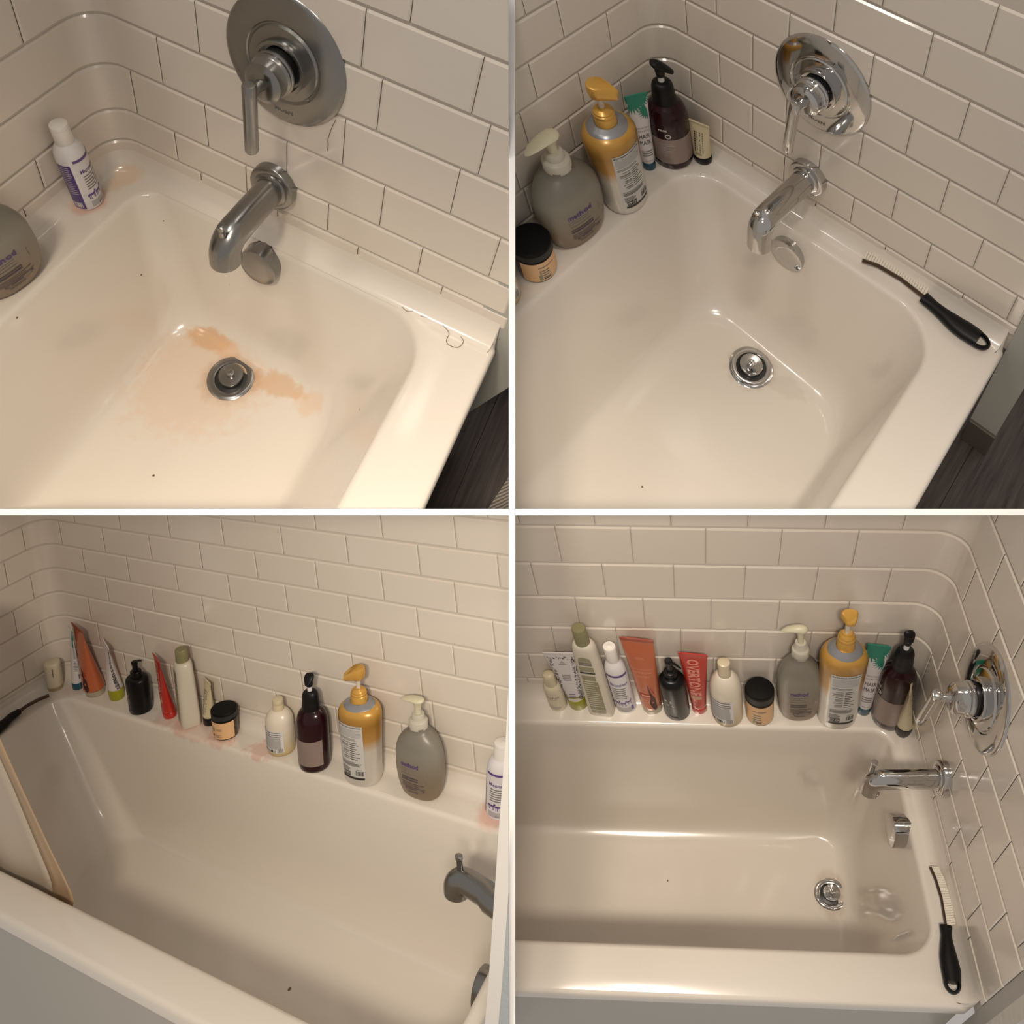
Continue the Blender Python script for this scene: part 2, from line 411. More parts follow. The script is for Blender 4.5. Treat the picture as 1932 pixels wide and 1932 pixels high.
def surround_path(corner, rc, mirror=False):
    """s<0 runs along the first wall to the corner, s>0 along the second; gives point and inward normal"""
    def P(s, off=0.0):
        if s < -rc: a, x, y, nx, ny = 0, s, 0.0, 0.0, -1.0
        elif s > rc: x, y, nx, ny = 0.0, -s, -1.0, 0.0
        else:
            t = (s + rc) / (2 * rc) * math.pi / 2
            nx, ny = -math.sin(t), -math.cos(t); x = -rc - nx * rc; y = -rc - ny * rc
            x, y = -rc + math.sin(t) * rc, -rc + math.cos(t) * rc
        x += nx * off; y += ny * off
        if mirror: x = -x
        return corner[0] + x, corner[1] + y
    return P

def surround(bay, P, rc, s0, s1, rows, joints, names, labels, ztop, g=.0020, depth=.0036, bevel=.004, gv=.0008):
    """tiled wall in two legs: each has a joint bed, and each tile is a part of its own"""
    roots = []
    for leg in (0, 1):
        a, b = (s0, rc * .0) if leg == 0 else (rc * .0, s1)
        ss = [a] + [x for x in np.linspace(-rc, rc, 13) if a < x < b] + [b]
        front = [P(x, -.0) for x in ss]; back = [P(x, -.03) for x in ss]
        poly = front + back[::-1]
        v, f = prism(poly, 2, -.02, ztop)
        n = len(front); m = len(poly)
        at = (*P((a + b) / 2), 0)
        r = shell(bay, names[leg], v, f, GROUT, smooth=30, kind='structure', label=labels[leg], at=at)
        roots.append((r, np.array(at)))
    for (z0, z1), js in zip(rows, joints):
        js = sorted([j for j in js if s0 < j < s1]); ed = [s0] + js + [s1]
        for a, b in zip(ed[:-1], ed[1:]):
            if b - a < .02: continue
            lo, hi = a + gv, b - gv
            ss = [lo, lo + .003] + [x for x in np.linspace(-rc, rc, 25) if lo + bevel + .002 < x < hi - bevel - .002] + [hi - .003, hi]
            zz = [z0 + g, z0 + g + bevel * .8, z1 - g - bevel * .8, z1 - g]
            V = []
            for j, z in enumerate(zz):
                for i, s in enumerate(ss):
                    V.append((*P(s, 0.0002 if j in (0, 3) else (depth - .0013 if i in (0, len(ss) - 1) else depth)), z))
            k = len(ss)
            Fc = [(j * k + i, j * k + i + 1, (j + 1) * k + i + 1, (j + 1) * k + i) for j in range(3) for i in range(k - 1)]
            # out of the picture by far: not built
            pts = np.array([(*P(a + (b - a) * q), z) for q in (0, .5, 1) for z in (z0, z1)])
            if not near_frame(bay, pts): continue
            leg = 0 if (a + b) / 2 <= rc else 1
            if a < -rc < b and b > rc: leg = 0
            r, at = roots[leg]
            shell(bay, 'tile', V, Fc, TILE, r, smooth=0, at=at)
    return roots

def to_view(bay, X):
    return (W2V @ (bay.world(X) - CAM_AT).T).T
def near_frame(bay, X, m=160):
    q = to_view(bay, X); z = np.maximum(q[:, 2], .05)
    px = 1150 + 1400 * q[:, 0] / z; py = 450 + 1400 * q[:, 1] / z
    i = bay.i; x0, x1 = (0, 966) if i % 2 == 0 else (966, 1932); y0, y1 = (0, 966) if i < 2 else (966, 1932)
    return px.max() > x0 - m and px.min() < x1 + m and py.max() > y0 - m and py.min() < y1 + m and q[:, 2].max() > .3

# ---- fittings
def valve(bay, dull, R, lean, label, print_name=True):
    S = bay.S; y, z = S['yv'], S['zv']; C = CHROME_DULL if dull else CHROME
    T = Thing(bay, 'shower_valve', (0, y, z), label, 'shower valve', 'shower valves')
    def L(prof, n=56): return lathe_x([(d, r) for d, r in prof], 0, 0, n)
    e = T.part('escutcheon', L([(-.004, R * .985), (.003, R), (.006, R * .985), (.0075, R * .955), (.0085, R * .93), (.0105, R * .62), (.0085, R * .60), (.0085, R * .575), (.012, R * .55), (.0135, R * .42), (.0135, R * .30)]), C)
    T.part('collar', L([(.012, R * .40), (.020, R * .41), (.023, R * .40), (.0235, R * .355), (.020, R * .345), (.0145, R * .34)], 48), C)
    T.part('gap_core', L([(.012, R * .30), (.032, R * .295), (.033, R * .1)], 40), DARK, label='black core painting the dark gap behind the handle hub')  # solid black core, painted in for the shade under the hub
    for sy, sz in ((-.030 / .103 * R, .012),):
        T.part('screw', lathe_x([(.020, .0042), (.0255, .0042), (.027, .003)], sy * .78, sz, 14), CHROME_DULL)
    T.part('hub', L([(.030, R * .315), (.033, R * .335), (.036, R * .335), (.038, R * .315), (.040, R * .315), (.042, R * .325), (.045, R * .30), (.046, R * .295), (.062, R * .29), (.0665, R * .235), (.068, R * .19), (.0685, R * .06)], 48), C)
    T.part('lever_stem', sweep([(-.066, 0, .002), (-.078, 0, .002), (-.090, 0, .002)], [.0095, .0075, .0075], 18), C)
    t = math.sin(math.radians(lean))
    lz = [.020, .0195, .017, .0, -.06, -.093, -.096, -.0965]; lr = [q * (R / .097) for q in (.0065, .0088, .0098, .0098, .0098, .0098, .0085, .006)]
    T.part('lever', sweep([(-.094 - .0 * q, t * q, q) for q in lz], lr, 22, up=(0, 1, 0)), C)
    if print_name:
        v, f = text_geo('MOEN', .012, .02)
        w = v[:, 0].max() / 2
        V = [(-.0097, -(a - w), b - R * .80) for a, b in v]
        T.part('maker_mark', (V, f), INK_G, e, 0)
    return T

def spout(bay, dull, label, Rf=.040, rb=.0245):
    S = bay.S; y, z = S['ys'], S['zs']; C = CHROME_DULL if dull else CHROME
    T = Thing(bay, 'tub_spout', (0, y, z), label, 'faucet', 'tub spouts')
    tx = S['tipx']; ty = S['tipy'] - y; tz = S['tipz'] - z; px, py, pz = S['pinx'], S['piny'] - y, S['pinz'] - z + .004
    T.part('wall_flange', lathe_x([(-.004, Rf), (.016, Rf), (.0185, Rf * .97), (.020, Rf * .9), (.0205, Rf * .76), (.023, Rf * .745), (.025, Rf * .68), (.026, Rf * .5)], 0, 0, 44), C)
    r = rb; ex = tx + r * 1.0
    path = [(-.02, 0, 0), (-.05, ty * .3, 0), (ex * .6, ty * .6, 0), (ex + .002, ty * .95, 0)]; rad = [r * 1.0] * 4
    Rb = min(r * 1.02, .026)
    for a in (15, 30, 45, 60, 75, 90):
        q = math.radians(a); path.append((ex - math.sin(q) * Rb, ty, -(1 - math.cos(q)) * Rb)); rad.append(r)
    path.append((ex - Rb, ty, min(tz, -Rb - .008))); rad.append(r * 1.02)
    T.part('spout_body', sweep(path, rad, 28, up=(0, 1, 0)), C)
    T.part('spout_mouth_dark', lathe([(min(tz, -Rb - .008) - .0005, r * .78), (min(tz, -Rb - .008) + .004, r * .78)], n=24, cx=ex - Rb, cy=ty), DARK)  # black plug painted as the shade inside the outlet
    T.part('diverter_knob', lathe([(r * .8, .0055), (pz - .010, .0055), (pz - .008, .0068), (pz - .001, .0068), (pz, .0055)], n=18, cx=px, cy=py), C)
    return T

def tub_fittings(bay, root, base, drain, dull, Rd, zov, stain_ring=None):
    S = bay.S; C = CHROME_DULL if dull else CHROME
    v, f = lathe([(-.010, Rd * .60), (-.002, Rd * .64), (.0022, Rd * .68), (.0032, Rd * .80), (.0028, Rd * .93), (.001, Rd), (-.001, Rd)], n=44, cx=base[0], cy=base[1])
    # ring only: drop the caps
    f = f[:-2]; v = [(x, y, z + base[2]) for x, y, z in v]
    d = shell(bay, 'drain', v, f, C, root, at=base)
    v, f = lathe([(.0004, Rd * .70), (.0008, Rd * .68)], n=30, cx=base[0], cy=base[1])
    shell(bay, 'drain_dark_disc', [(x, y, z + base[2]) for x, y, z in v], f, DARK, d, at=base)  # flat black disc paints the dark of the drain hole
    v, f = lathe([(.004, Rd * .50), (.012, Rd * .52), (.0145, Rd * .50), (.0150, Rd * .40), (.0155, Rd * .18), (.0215, Rd * .17), (.0235, Rd * .13), (.0240, Rd * .05)], n=36, cx=base[0], cy=base[1])
    shell(bay, 'drain_stopper', [(x, y, z + base[2]) for x, y, z in v], f, C, d, at=base)
    # overflow plate
    R = .040; x = -S['xo']
    g = lathe_x([(x - .045, R * .99), (x - .004, R), (x - .0012, R * .99), (x, R * .95), (x + .0006, R * .5), (x + .0008, R * .05)], S['yo'], zov, 48)
    shell(bay, 'overflow_plate', g[0], g[1], C, root, at=base)

# ------------------------------------------------------------------ bottles, jars and tubes
M_DOG = mat('white_bottle_plastic', (.70, .68, .70), .28, coat=.3)
M_DOGCAP = mat('white_cap_plastic', (.80, .77, .72), .4)
M_LABELW = mat('label_white', (.66, .64, .66), .42)
M_LABELG = mat('label_grey', (.40, .39, .40), .45)
M_PURPLE = mat('label_purple', (.085, .04, .20), .4)
M_NOZZ = mat('pump_cream_plastic', (.62, .58, .42), .38, sss=.15)
M_NOZZ2 = mat('pump_collar_plastic', (.50, .47, .39), .4)
M_GOLD = mat('gold_plastic', (.66, .37, .075), .34, metal=.35, coat=.2)
M_SILVER = mat('silver_sticker', (.32, .33, .36), .3, metal=.5)
M_STEM = mat('stem_white', (.62, .55, .48), .35)
M_LABELS = mat('label_silver', (.55, .54, .52), .38)
M_MAROON = mat('maroon_plastic', (.017, .0015, .004), .2, coat=.15, spec=.3)
M_ROSE = mat('label_rose_grey', (.27, .205, .185), .42, metal=.15)
M_STEMW = mat('stem_bright', (.72, .72, .74), .35)
M_CREAM = mat('cream_tube', (.60, .52, .34), .42)
M_JARLAB = mat('label_peach', (.72, .45, .235), .45)
M_JARGL = mat('jar_amber', (.035, .014, .008), .15, coat=.4)
M_LID = mat('lid_black', (.003, .003, .003), .6, spec=.2, bump=(300, .3, .001))
M_LIDRIM = mat('lid_worn_rim', (.022, .024, .024), .5, spec=.3)
M_SMALL = mat('cream_serum_bottle', (.66, .58, .43), .35, sss=.1)
M_SMALLCAP = mat('cloudy_cap', (.60, .52, .36), .3, sss=.2)
M_TANCAP = mat('tan_cap', (.40, .29, .16), .35)
M_TUBEW = mat('white_tube', (.66, .62, .62), .36)
M_LIME = mat('lime_cap', (.30, .29, .006), .35)
M_PALE = mat('pale_bottle', (.60, .55, .46), .34, sss=.1)
M_OLIVE = mat('olive_cap', (.225, .21, .105), .45)
M_PANELG = mat('label_sage', (.26, .25, .15), .45)
M_ORANGE = mat('copper_tube', (.46, .115, .045), .3, coat=.3)
M_ORDARK = mat('copper_tube_fold', (.30, .05, .022), .35)
M_CLEARCAP = mat('cloudy_grey_cap', (.36, .32, .23), .25, sss=.1)
M_OREDDK = mat('print_dark_red', (.33, .022, .012), .4)
M_OREDBR = mat('print_maroon', (.045, .006, .008), .4)
M_ORLT = mat('print_pale_copper', (.66, .30, .19), .4)
M_RED = mat('red_tube', (.44, .020, .012), .33, coat=.3)
M_REDLT = mat('print_pink', (.68, .26, .20), .45)
M_REDPAN = mat('print_blush_panel', (.52, .30, .20), .5)
M_TEALCAP = mat('teal_cap', (.006, .062, .10), .35)
M_LEAF = mat('print_teal_leaf', (.012, .20, .135), .45)
M_LEAFW = mat('print_white_leaf', (.62, .62, .58), .45)
M_FROST = mat('frosted_grey_bottle', (.165, .15, .125), .36, sss=.05)
M_FROSTNECK = mat('frosted_grey_neck', (.12, .115, .10), .4)
M_INKFROST = mat('print_faded_violet', (.075, .06, .085), .5)
M_INKFROST2 = mat('print_faded_grey', (.24, .22, .20), .5)
M_WHITEB = mat('milky_bottle', (.66, .59, .48), .3, sss=.15)
M_GOLDWHITE = mat('gold_to_white_bottle', (.6, .5, .4), .32, coat=.25)

def squash(prof, H, D): return [(z * H, r * D) for z, r in prof]

def dog_bottle(bay, x, y, H, D, tilt, label, phi=0.0, yaw=0.0):
    T = Thing(bay, 'shampoo_bottle', (x, y, 0), label, 'bottle', 'white and purple shampoo bottles', yaw, tilt)
    P = squash([(0, .46), (.008, .49), (.02, .5), (.62, .5), (.67, .488), (.71, .455), (.745, .40), (.77, .33), (.785, .285), (.80, .27)], H, D)
    b = T.part('body', lathe(P), M_DOG)
    T.part('cap', lathe(squash([(.785, .285), (.79, .30), (.97, .285), (.982, .278), (.985, .26), (.985, .10), (.990, .05)], H, D), n=30), M_DOGCAP)
    T.part('cap_seam', lathe(squash([(.945, .2885), (.95, .2885)], H, D), n=30), M_LABELW)
    pr = Print(); U = D * .5
    Z = lambda f: f * H
    pr.rect(-U * 1.15, U * 1.25, Z(.025), Z(.615), M_LABELW)
    pr.rect(-U * 1.1, U * 1.1, Z(.62), Z(.648), M_PURPLE, .0001)
    pr.rect(-U * 2.3, -U * 1.35, Z(.03), Z(.60), M_PURPLE, .0001)
    pr.barcode(-U * 2.2, -U * 1.5, Z(.05), Z(.12), INK_W)
    pr.lines(-U * 2.15, -U * 1.45, Z(.58), 14, Z(.026), Z(.010), M_LABELG, 4)
    pr.text('MiconaHex+', 0, Z(.475), H * .066, M_PURPLE, bold=.02, width=U * 1.75)
    pr.lines(-U * .8, U * .85, Z(.44), 6, Z(.032), Z(.014), INK_G, 5, .3)
    pr.rect(-U * .9, U * .9, Z(.04), Z(.115), M_LABELG, .0001)
    for k, (u, z, s) in enumerate(((-.62, .17, 1), (-.02, .165, 1), (.56, .185, .8))):   # small four-legged animal shapes
        a = U * .30 * s; q = H * .042 * s; u *= U; z = Z(z)
        pr.poly([(u - a, z + q), (u + a * .6, z + q), (u + a * .6, z + q * .35), (u - a, z + q * .35)], M_PURPLE)
        pr.poly([(u + a * .45, z + q * .6), (u + a * .6, z + q * 1.7), (u + a * 1.1, z + q * 1.5), (u + a * .8, z + q * .7)], M_PURPLE)
        for d in (-.95, -.6, .2, .45): pr.poly([(u + a * d, z + q * .4), (u + a * (d + .14), z + q * .4), (u + a * (d + .14), z - q * .6), (u + a * d, z - q * .6)], M_PURPLE)
        pr.poly([(u - a, z + q), (u - a * 1.25, z + q * .4), (u - a * 1.1, z + q * .3), (u - a * .85, z + q * .8)], M_PURPLE)
    pr.rect(U * .60, U * .85, Z(.06), Z(.125), M_PURPLE, .0003)
    pr.text('8 fl oz', -U * .1, Z(.05), H * .03, INK_P, d=.0004)
    put_print(T, pr, b, P, phi0=phi, lift=.0003)
    return T

def grey_pump(bay, x, y, H, D, tilt, label, yaw=0.0, head=0.0):
    T = Thing(bay, 'pump_bottle', (x, y, 0), label, 'bottle', 'frosted grey pump bottles', yaw, tilt); dy = .62
    P = squash([(0, .28), (.006, .33), (.03, .385), (.08, .43), (.15, .468), (.25, .495), (.34, .5), (.43, .495), (.49, .475), (.55, .43), (.60, .365), (.64, .285), (.665, .225), (.68, .19), (.70, .178), (.715, .178)], H, D)
    P = [(z, r, r * (dy + (1 - dy) * max(0, (z / H - .5) / .2)) if z / H < .7 else r) for z, r in P]
    m = M_FROST.copy(); m.name = 'frosted_grey_bottle'
    ramp_z(m, [(0, srgb(128, 106, 82)), (.35, srgb(124, 113, 97)), (.7, srgb(133, 130, 120)), (1, srgb(118, 113, 103))], 0, .7 * H * bay.M[2, 2])
    b = T.part('body', loft([ring(z, a, c, 2.3) for z, a, c in P]), m)
    T.part('collar', lathe(squash([(.695, .165), (.70, .185), (.765, .182), (.775, .168), (.778, .15), (.785, .128), (.83, .122), (.838, .11), (.838, .05)], H, D), n=28), M_NOZZ2)
    T.part('pump_stem', lathe(squash([(.83, .062), (.90, .066), (.935, .085), (.96, .11)], H, D), n=20), M_NOZZ)
    c, s = math.cos(head), math.sin(head)
    path = []; rad = []
    for q, w, h, z in ((.135, .02, .012, .972), (.11, .075, .030, .968), (.05, .115, .042, .966), (-.05, .115, .036, .968), (-.16, .105, .026, .966), (-.27, .085, .018, .956), (-.35, .05, .012, .944), (-.385, .012, .006, .938)):
        path.append((q * D * c, q * D * s, z * H)); rad.append((w * D, h * H * .62))
    T.part('pump_head', sweep(path, rad, 20), M_NOZZ)
    pr = Print(); Z = lambda f: f * H
    pr.text('method', -D * .23, Z(.36), H * .062, INK_P, 'l', .02, width=D * .34)
    pr.lines(-D * .23, D * .08, Z(.335), 2, Z(.022), Z(.006), M_INKFROST2, 3, .3); pr.lines(-D * .23, D * .10, Z(.285), 1, Z(.03), Z(.007), M_INKFROST2, 3)
    pr.lines(-D * .23, D * .17, Z(.255), 2, Z(.024), Z(.012), M_INKFROST, 6, .25)
    pr.lines(-D * .23, D * .24, Z(.195), 3, Z(.02), Z(.006), M_INKFROST, 8, .3)
    for k in range(16):
        a0 = 2 * math.pi * k / 16; a1 = 2 * math.pi * (k + 1) / 16
        e = lambda a, r: (D * .02 + math.cos(a) * D * .19 * r, Z(.128) + math.sin(a) * H * .022 * r)
        pr.poly([e(a0, 1), e(a1, 1), e(a1, .86), e(a0, .86)], M_INKFROST)
    pr.lines(-D * .09, D * .12, Z(.135), 1, Z(.02), Z(.009), M_INKFROST, 2); pr.lines(-D * .12, D * .10, Z(.096), 1, Z(.02), Z(.006), M_INKFROST, 9)
    pr.text('8', D * .26, Z(.315), H * .036, M_INKFROST2); pr.rect(D * .25, D * .262, Z(.265), Z(.30), M_INKFROST2)
    put_print(T, pr, b, P, p=2.3)
    return T

def gold_pump(bay, x, y, H, D, tilt, label, yaw=0.0, head=-90.0, front=0.0, hs=1.0):
    T = Thing(bay, 'pump_bottle', (x, y, 0), label, 'bottle', 'gold topped conditioner pumps', yaw, tilt); dy = .84
    P = squash([(0, .385), (.006, .41), (.02, .43), (.06, .445), (.2, .455), (.35, .47), (.5, .49), (.575, .5), (.60, .498), (.622, .485), (.642, .455), (.658, .41), (.672, .345), (.684, .28), (.694, .225), (.70, .20)], H, D)
    P = [(z, r, r * (dy if z / H < .6 else dy + (1 - dy) * (z / H - .6) / .1)) for z, r in P]
    m = M_GOLDWHITE.copy(); m.name = 'gold_to_white_bottle'
    ramp_z(m, [(0, (.62, .59, .54)), (.46, (.60, .56, .49)), (.60, (.48, .26, .075)), (.78, (.36, .18, .030)), (1, (.66, .37, .08))], 0, .7 * H * bay.M[2, 2])
    m.node_tree.nodes['Principled BSDF'].inputs['Metallic'].default_value = .25
    b = T.part('body', loft([ring(z, a, c, 2.15) for z, a, c in P]), m)
    T.part('neck_sticker', loft([ring(z * H, r * D, r * D * q) for z, r, q in ((.6685, .365, .95), (.673, .355, .95), (.6865, .285, .98), (.698, .215, 1), (.70, .205, 1))]), M_SILVER)
    T.part('collar', lathe(squash([(.69, .175), (.692, .187), (.748, .184), (.752, .176), (.754, .172), (.758, .181), (.772, .180), (.776, .170), (.778, .160), (.782, .168), (.790, .164), (.800, .130), (.806, .105), (.812, .10), (.812, .05)], H, D), n=32), M_GOLD)
    T.part('pump_stem', lathe(squash([(.80, .052), (.872, .052), (.89, .06)], H, D), n=18), M_STEM)
    a = math.radians(head); c, s = math.cos(a), math.sin(a)
    T.part('pump_head', pump_head_geo(H, D, c, s, hs), M_GOLD)
    pr = Print(); Z = lambda f: f * H; w = D * .315; W = w
    m_label = M_LABELS
    pr.rect(-w, w, Z(.075), Z(.565), m_label)
    pr.text('MULTI-TASKING CONDITIONER', 0, Z(.543), H * .016, INK, bold=.03, width=w * 1.85)
    for k in range(6): pr.lines(-w * .88, w * .92, Z(.530) - k * Z(.0125), 1, Z(.01), Z(.0078), M_LABELG, 10 + k, .06)
    pr.lines(-w * .86, w * .70, Z(.446), 2, Z(.011), Z(.005), INK_G, 20, .2)
    for k in range(9):
        z = Z(.412) - k * Z(.0185)
        pr.lines(-w * .80, -w * .05, z, 1, Z(.01), Z(.0058), INK_G, 30 + k, .55, 'r'); pr.lines(w * .02, w * .72, z, 1, Z(.01), Z(.0062), INK, 50 + k, .5)
        if k % 3 == 1: pr.lines(-w * .8, -w * .05, z - Z(.008), 1, Z(.01), Z(.005), INK_G, 70 + k, .4, 'r')
    pr.lines(-w * .84, w * .5, Z(.232), 1, Z(.01), Z(.005), INK_G, 24, .2)
    pr.lines(-w * .84, w * .84, Z(.222), 3, Z(.0098), Z(.0075), INK_G, 25, .15)
    pr.lines(-w * .84, -w * .02, Z(.180), 5, Z(.0095), Z(.0062), INK_G, 26, .35)
    pr.lines(w * .35, w * .88, Z(.168), 1, Z(.0095), Z(.0045), INK_G, 27)
    pr.barcode(w * .30, w * .90, Z(.112), Z(.155), INK, 8)
    pr.rect(-w * .74, -w * .08, Z(.104), Z(.135), INK, .0002)
    for cu in (-.58, -.25):
        for k in range(10):
            a0 = 2 * math.pi * k / 10; a1 = 2 * math.pi * (k + .7) / 10; f_ = lambda a, r: (w * cu + math.cos(a) * w * .13 * r, Z(.1215) + math.sin(a) * Z(.0095) * r)
            pr.poly([f_(a0, 1), f_(a1, 1), f_(a1, .55), f_(a0, .55)], INK_W, .0004)
    pr.rect(-w * .72, -w * .1, Z(.098), Z(.1015), INK, .0002)
    pr.rect(-w * .82, w * .94, Z(.0765), Z(.0965), INK, .0003)
    put_print(T, pr, b, P, p=2.15, phi0=front)
    return T

def pump_head_geo(H, D, c, s, hs=1.0):
    """flat-topped dispensing head: a round button that narrows to a down-turned lip; c, s point the way it faces"""
    outline = []                                            # (along, side) half-outline from back to lip
    for k in range(9):
        a = math.pi - math.pi * .62 * k / 8; outline.append((math.cos(a) * .168, math.sin(a) * .168))
    outline += [(.16, .128), (.24, .100), (.315, .072)]
    def lv(z, sc, drop): return [((u * sc, v * sc * 1.0), z - drop * max(0, u - .10)) for u, v in outline]
    V = []; Fs = []
    levels = ((.888, .60, 0, .0), (.905, .90, .05, 1), (.935, 1.0, .14, 1), (.972, 1.0, .22, 1), (.986, .95, .24, 1), (.992, .80, .24, 1))
    rings = []
    for z, sc, dr, _ in levels:
        pts = lv(z, sc, dr); r = [(u, v, q) for (u, v), q in pts] + [(u, -v, q) for (u, v), q in reversed(pts[1:])]
        rings.append([((u * hs * c - v * s) * D, (u * hs * s + v * c) * D, (.94 + (q - .94) * hs) * H) for u, v, q in r])
    v, f = loft(rings)
    return v, [tuple(reversed(q)) for q in f]

def purple_pump(bay, x, y, H, D, tilt, label, yaw=0.0, head=0.0, front=0.0, hs=1.0):
    T = Thing(bay, 'pump_bottle', (x, y, 0), label, 'bottle', 'maroon pump bottles', yaw, tilt)
    P = squash([(0, .44), (.008, .475), (.03, .495), (.06, .5), (.46, .5), (.50, .49), (.54, .462), (.575, .41), (.60, .35), (.615, .29), (.63, .26)], H, D)
    b = T.part('body', lathe(P, n=44), M_MAROON)
    T.part('collar', lathe(squash([(.60, .265), (.605, .285), (.69, .27), (.70, .262), (.705, .262), (.76, .25), (.785, .225), (.80, .18), (.806, .15), (.806, .05)], H, D), n=34), BLACK_R)
    T.part('pump_stem', lathe(squash([(.80, .075), (.868, .075)], H, D), n=18), M_STEMW)
    a = math.radians(head); c, s = math.cos(a), math.sin(a); path = []; rad = []
    for q, w, h, z in ((-.19, .02, .012, .985), (-.17, .10, .03, .980), (-.10, .145, .055, .965), (0, .155, .06, .945), (.10, .135, .052, .920), (.20, .10, .042, .893), (.27, .075, .034, .872), (.285, .05, .02, .866)):
        path.append((q * hs * D * c, q * hs * D * s, (.94 + (z - .94) * hs) * H)); rad.append((w * D, h * H * .55 * hs))
    T.part('pump_head', join(sweep(path, rad, 20), lathe(squash([(.855, .10), (.90, .115), (.94, .12)], H, D), n=18)), BLACK_R)
    pr = Print(); Z = lambda f: f * H; U = D * .5
    pr.rect(-U * 2.0, U * 1.35, Z(.078), Z(.345), M_ROSE)
    pr.text('root', -U * 1.02, Z(.435), H * .038, INK_W, bold=.02)
    for k in range(14):
        a0 = 2 * math.pi * k / 14; a1 = 2 * math.pi * (k + 1) / 14; f_ = lambda q, r: (-U * .80 + math.cos(q) * D * .07 * r, Z(.385) + math.sin(q) * D * .07 * r)
        pr.poly([f_(a0, 1), f_(a1, 1), f_(a1, .72), f_(a0, .72)], INK_W)
    pr.lines(-U * 1.25, -U * .55, Z(.30), 6, Z(.018), Z(.005), M_LABELG, 7, .5)
    pr.lines(-U * 1.3, -U * .75, Z(.15), 4, Z(.016), Z(.005), INK_G, 9, .4)
    put_print(T, pr, b, P, phi0=front, lift=.0004)
    return T

def tube(bay, name, x, y, H, D, tilt, label, group, body_m, cap_m, cap_h, seam_w, yaw=0.0, edge=.004, bulge=1.0, capr=1.0, pr=None, phi0=0.0, crimp=None, fold=0.0):
    """a standing squeeze tube: round cap below, body flattening to a wide sealed edge at the top"""
    T = Thing(bay, name, (x, y, 0), label, 'tube', group, yaw, tilt)
    T.part('cap', lathe([(0, D * .46 * capr), (.002, D * .49 * capr), (cap_h * H * .92, D * .5 * capr), (cap_h * H, D * .48 * capr)], n=32), cap_m)
    rows = []; z0 = cap_h * H
    for t in (0, .02, .06, .12, .2, .3, .42, .54, .66, .78, .88, .945, .95, 1.0):
        e = t ** 1.15; rx = D * .5 * (1 - e) + seam_w * .5 * e
        ry = D * .5 * bulge * (1 - t) ** .85 if t < .945 else edge * .4
        ry = max(ry, edge * .4)
        if t == 0: rx *= .9; ry *= .9
        rows.append((z0 + t * (H - z0), rx * (1 + fold * math.sin(t * 9)), ry))
    b = T.part('tube_body', loft([ring(z, a, c, 2.0) for z, a, c in rows]), body_m)
    if crimp:
        z1 = H - H * .035
        T.part('sealed_edge', loft([ring(z, seam_w * .5 + .0003, edge * .5 + .0004, 4.0) for z in (z1, H * 1.0005)]), crimp)
    if pr is not None and len(pr.v):
        put_print(T, pr, b, rows, phi0=phi0)
    return T

def cream_tube(bay, x, y, H, D, tilt, label, yaw):
    pr = Print(); Z = lambda f: f * H
    for k, s in enumerate((.55, .44, .38, .30)):
        u = -D * .22 + k * D * .15
        n = 9
        for j in range(n):
            z = Z(.80) - j * Z(.055)
            if random.random() < .85: pr.rect(u, u + D * (.085 if k == 0 else .05), z - Z(.036), z, INK_G if k else INK, .0002)
    pr.lines(-D * .2, D * .2, Z(.30), 2, Z(.03), Z(.01), INK_G, 4)
    return tube(bay, 'squeeze_tube', x, y, H, D, tilt, label, 'small cream tubes', M_CREAM, BLACK, .17, D * 1.28, yaw, .003, 1.0, 1.02, pr, crimp=M_CREAM)

def jar(bay, x, y, H, D, tilt, label, back=False, yaw=0.0):
    T = Thing(bay, 'cream_jar', (x, y, 0), label, 'jar', 'black lidded jars', yaw, tilt)
    P = squash([(0, .45), (.012, .475), (.04, .485), (.68, .485), (.70, .47)], H, D)
    b = T.part('jar_body', lathe(P, n=44), M_JARGL)
    T.part('lid', lathe(squash([(.67, .485), (.675, .5), (.93, .5), (.965, .495), (.985, .475), (.988, .45)], H, D), n=48), M_LID)
    T.part('lid_rim', loft([ring(z * H, r * D, None, 2, 0, 0, 44) for z, r in ((.74, .5015), (.82, .503), (.90, .5015))], False, False), M_LIDRIM, label='scuffed band around the lid')
    pr = Print(); Z = lambda f: f * H; U = D * .485
    pr.rect(-U * 1.45, U * 1.45, Z(.055), Z(.66), M_JARLAB, 0, .004)
    if back:
        pr.lines(-U * .5, -U * .1, Z(.45), 3, Z(.05), Z(.035), INK_G, 5, .3); pr.lines(U * .0, U * .55, Z(.43), 2, Z(.045), Z(.022), INK_G, 6, .3)
        pr.rect(-U * .42, -U * .25, Z(.14), Z(.22), INK, .0002); pr.lines(-U * .15, U * .4, Z(.22), 3, Z(.045), Z(.02), INK_G, 8, .3)
    else:
        pr.lines(-U * .55, U * .45, Z(.52), 1, Z(.05), Z(.03), INK_G, 5, .1); pr.rect(-U * .52, -U * .44, Z(.2), Z(.42), M_PANELG, .0001)
        pr.lines(-U * .5, U * .08, Z(.40), 4, Z(.075), Z(.035), INK_G, 6, .3, 'c'); pr.rect(-U * .6, -U * .42, Z(.08), Z(.26), M_PANELG, .0001)
        pr.lines(-U * .35, U * .05, Z(.13), 1, Z(.05), Z(.035), INK, 9, .1)
    put_print(T, pr, b, P, lift=.0005)
    return T

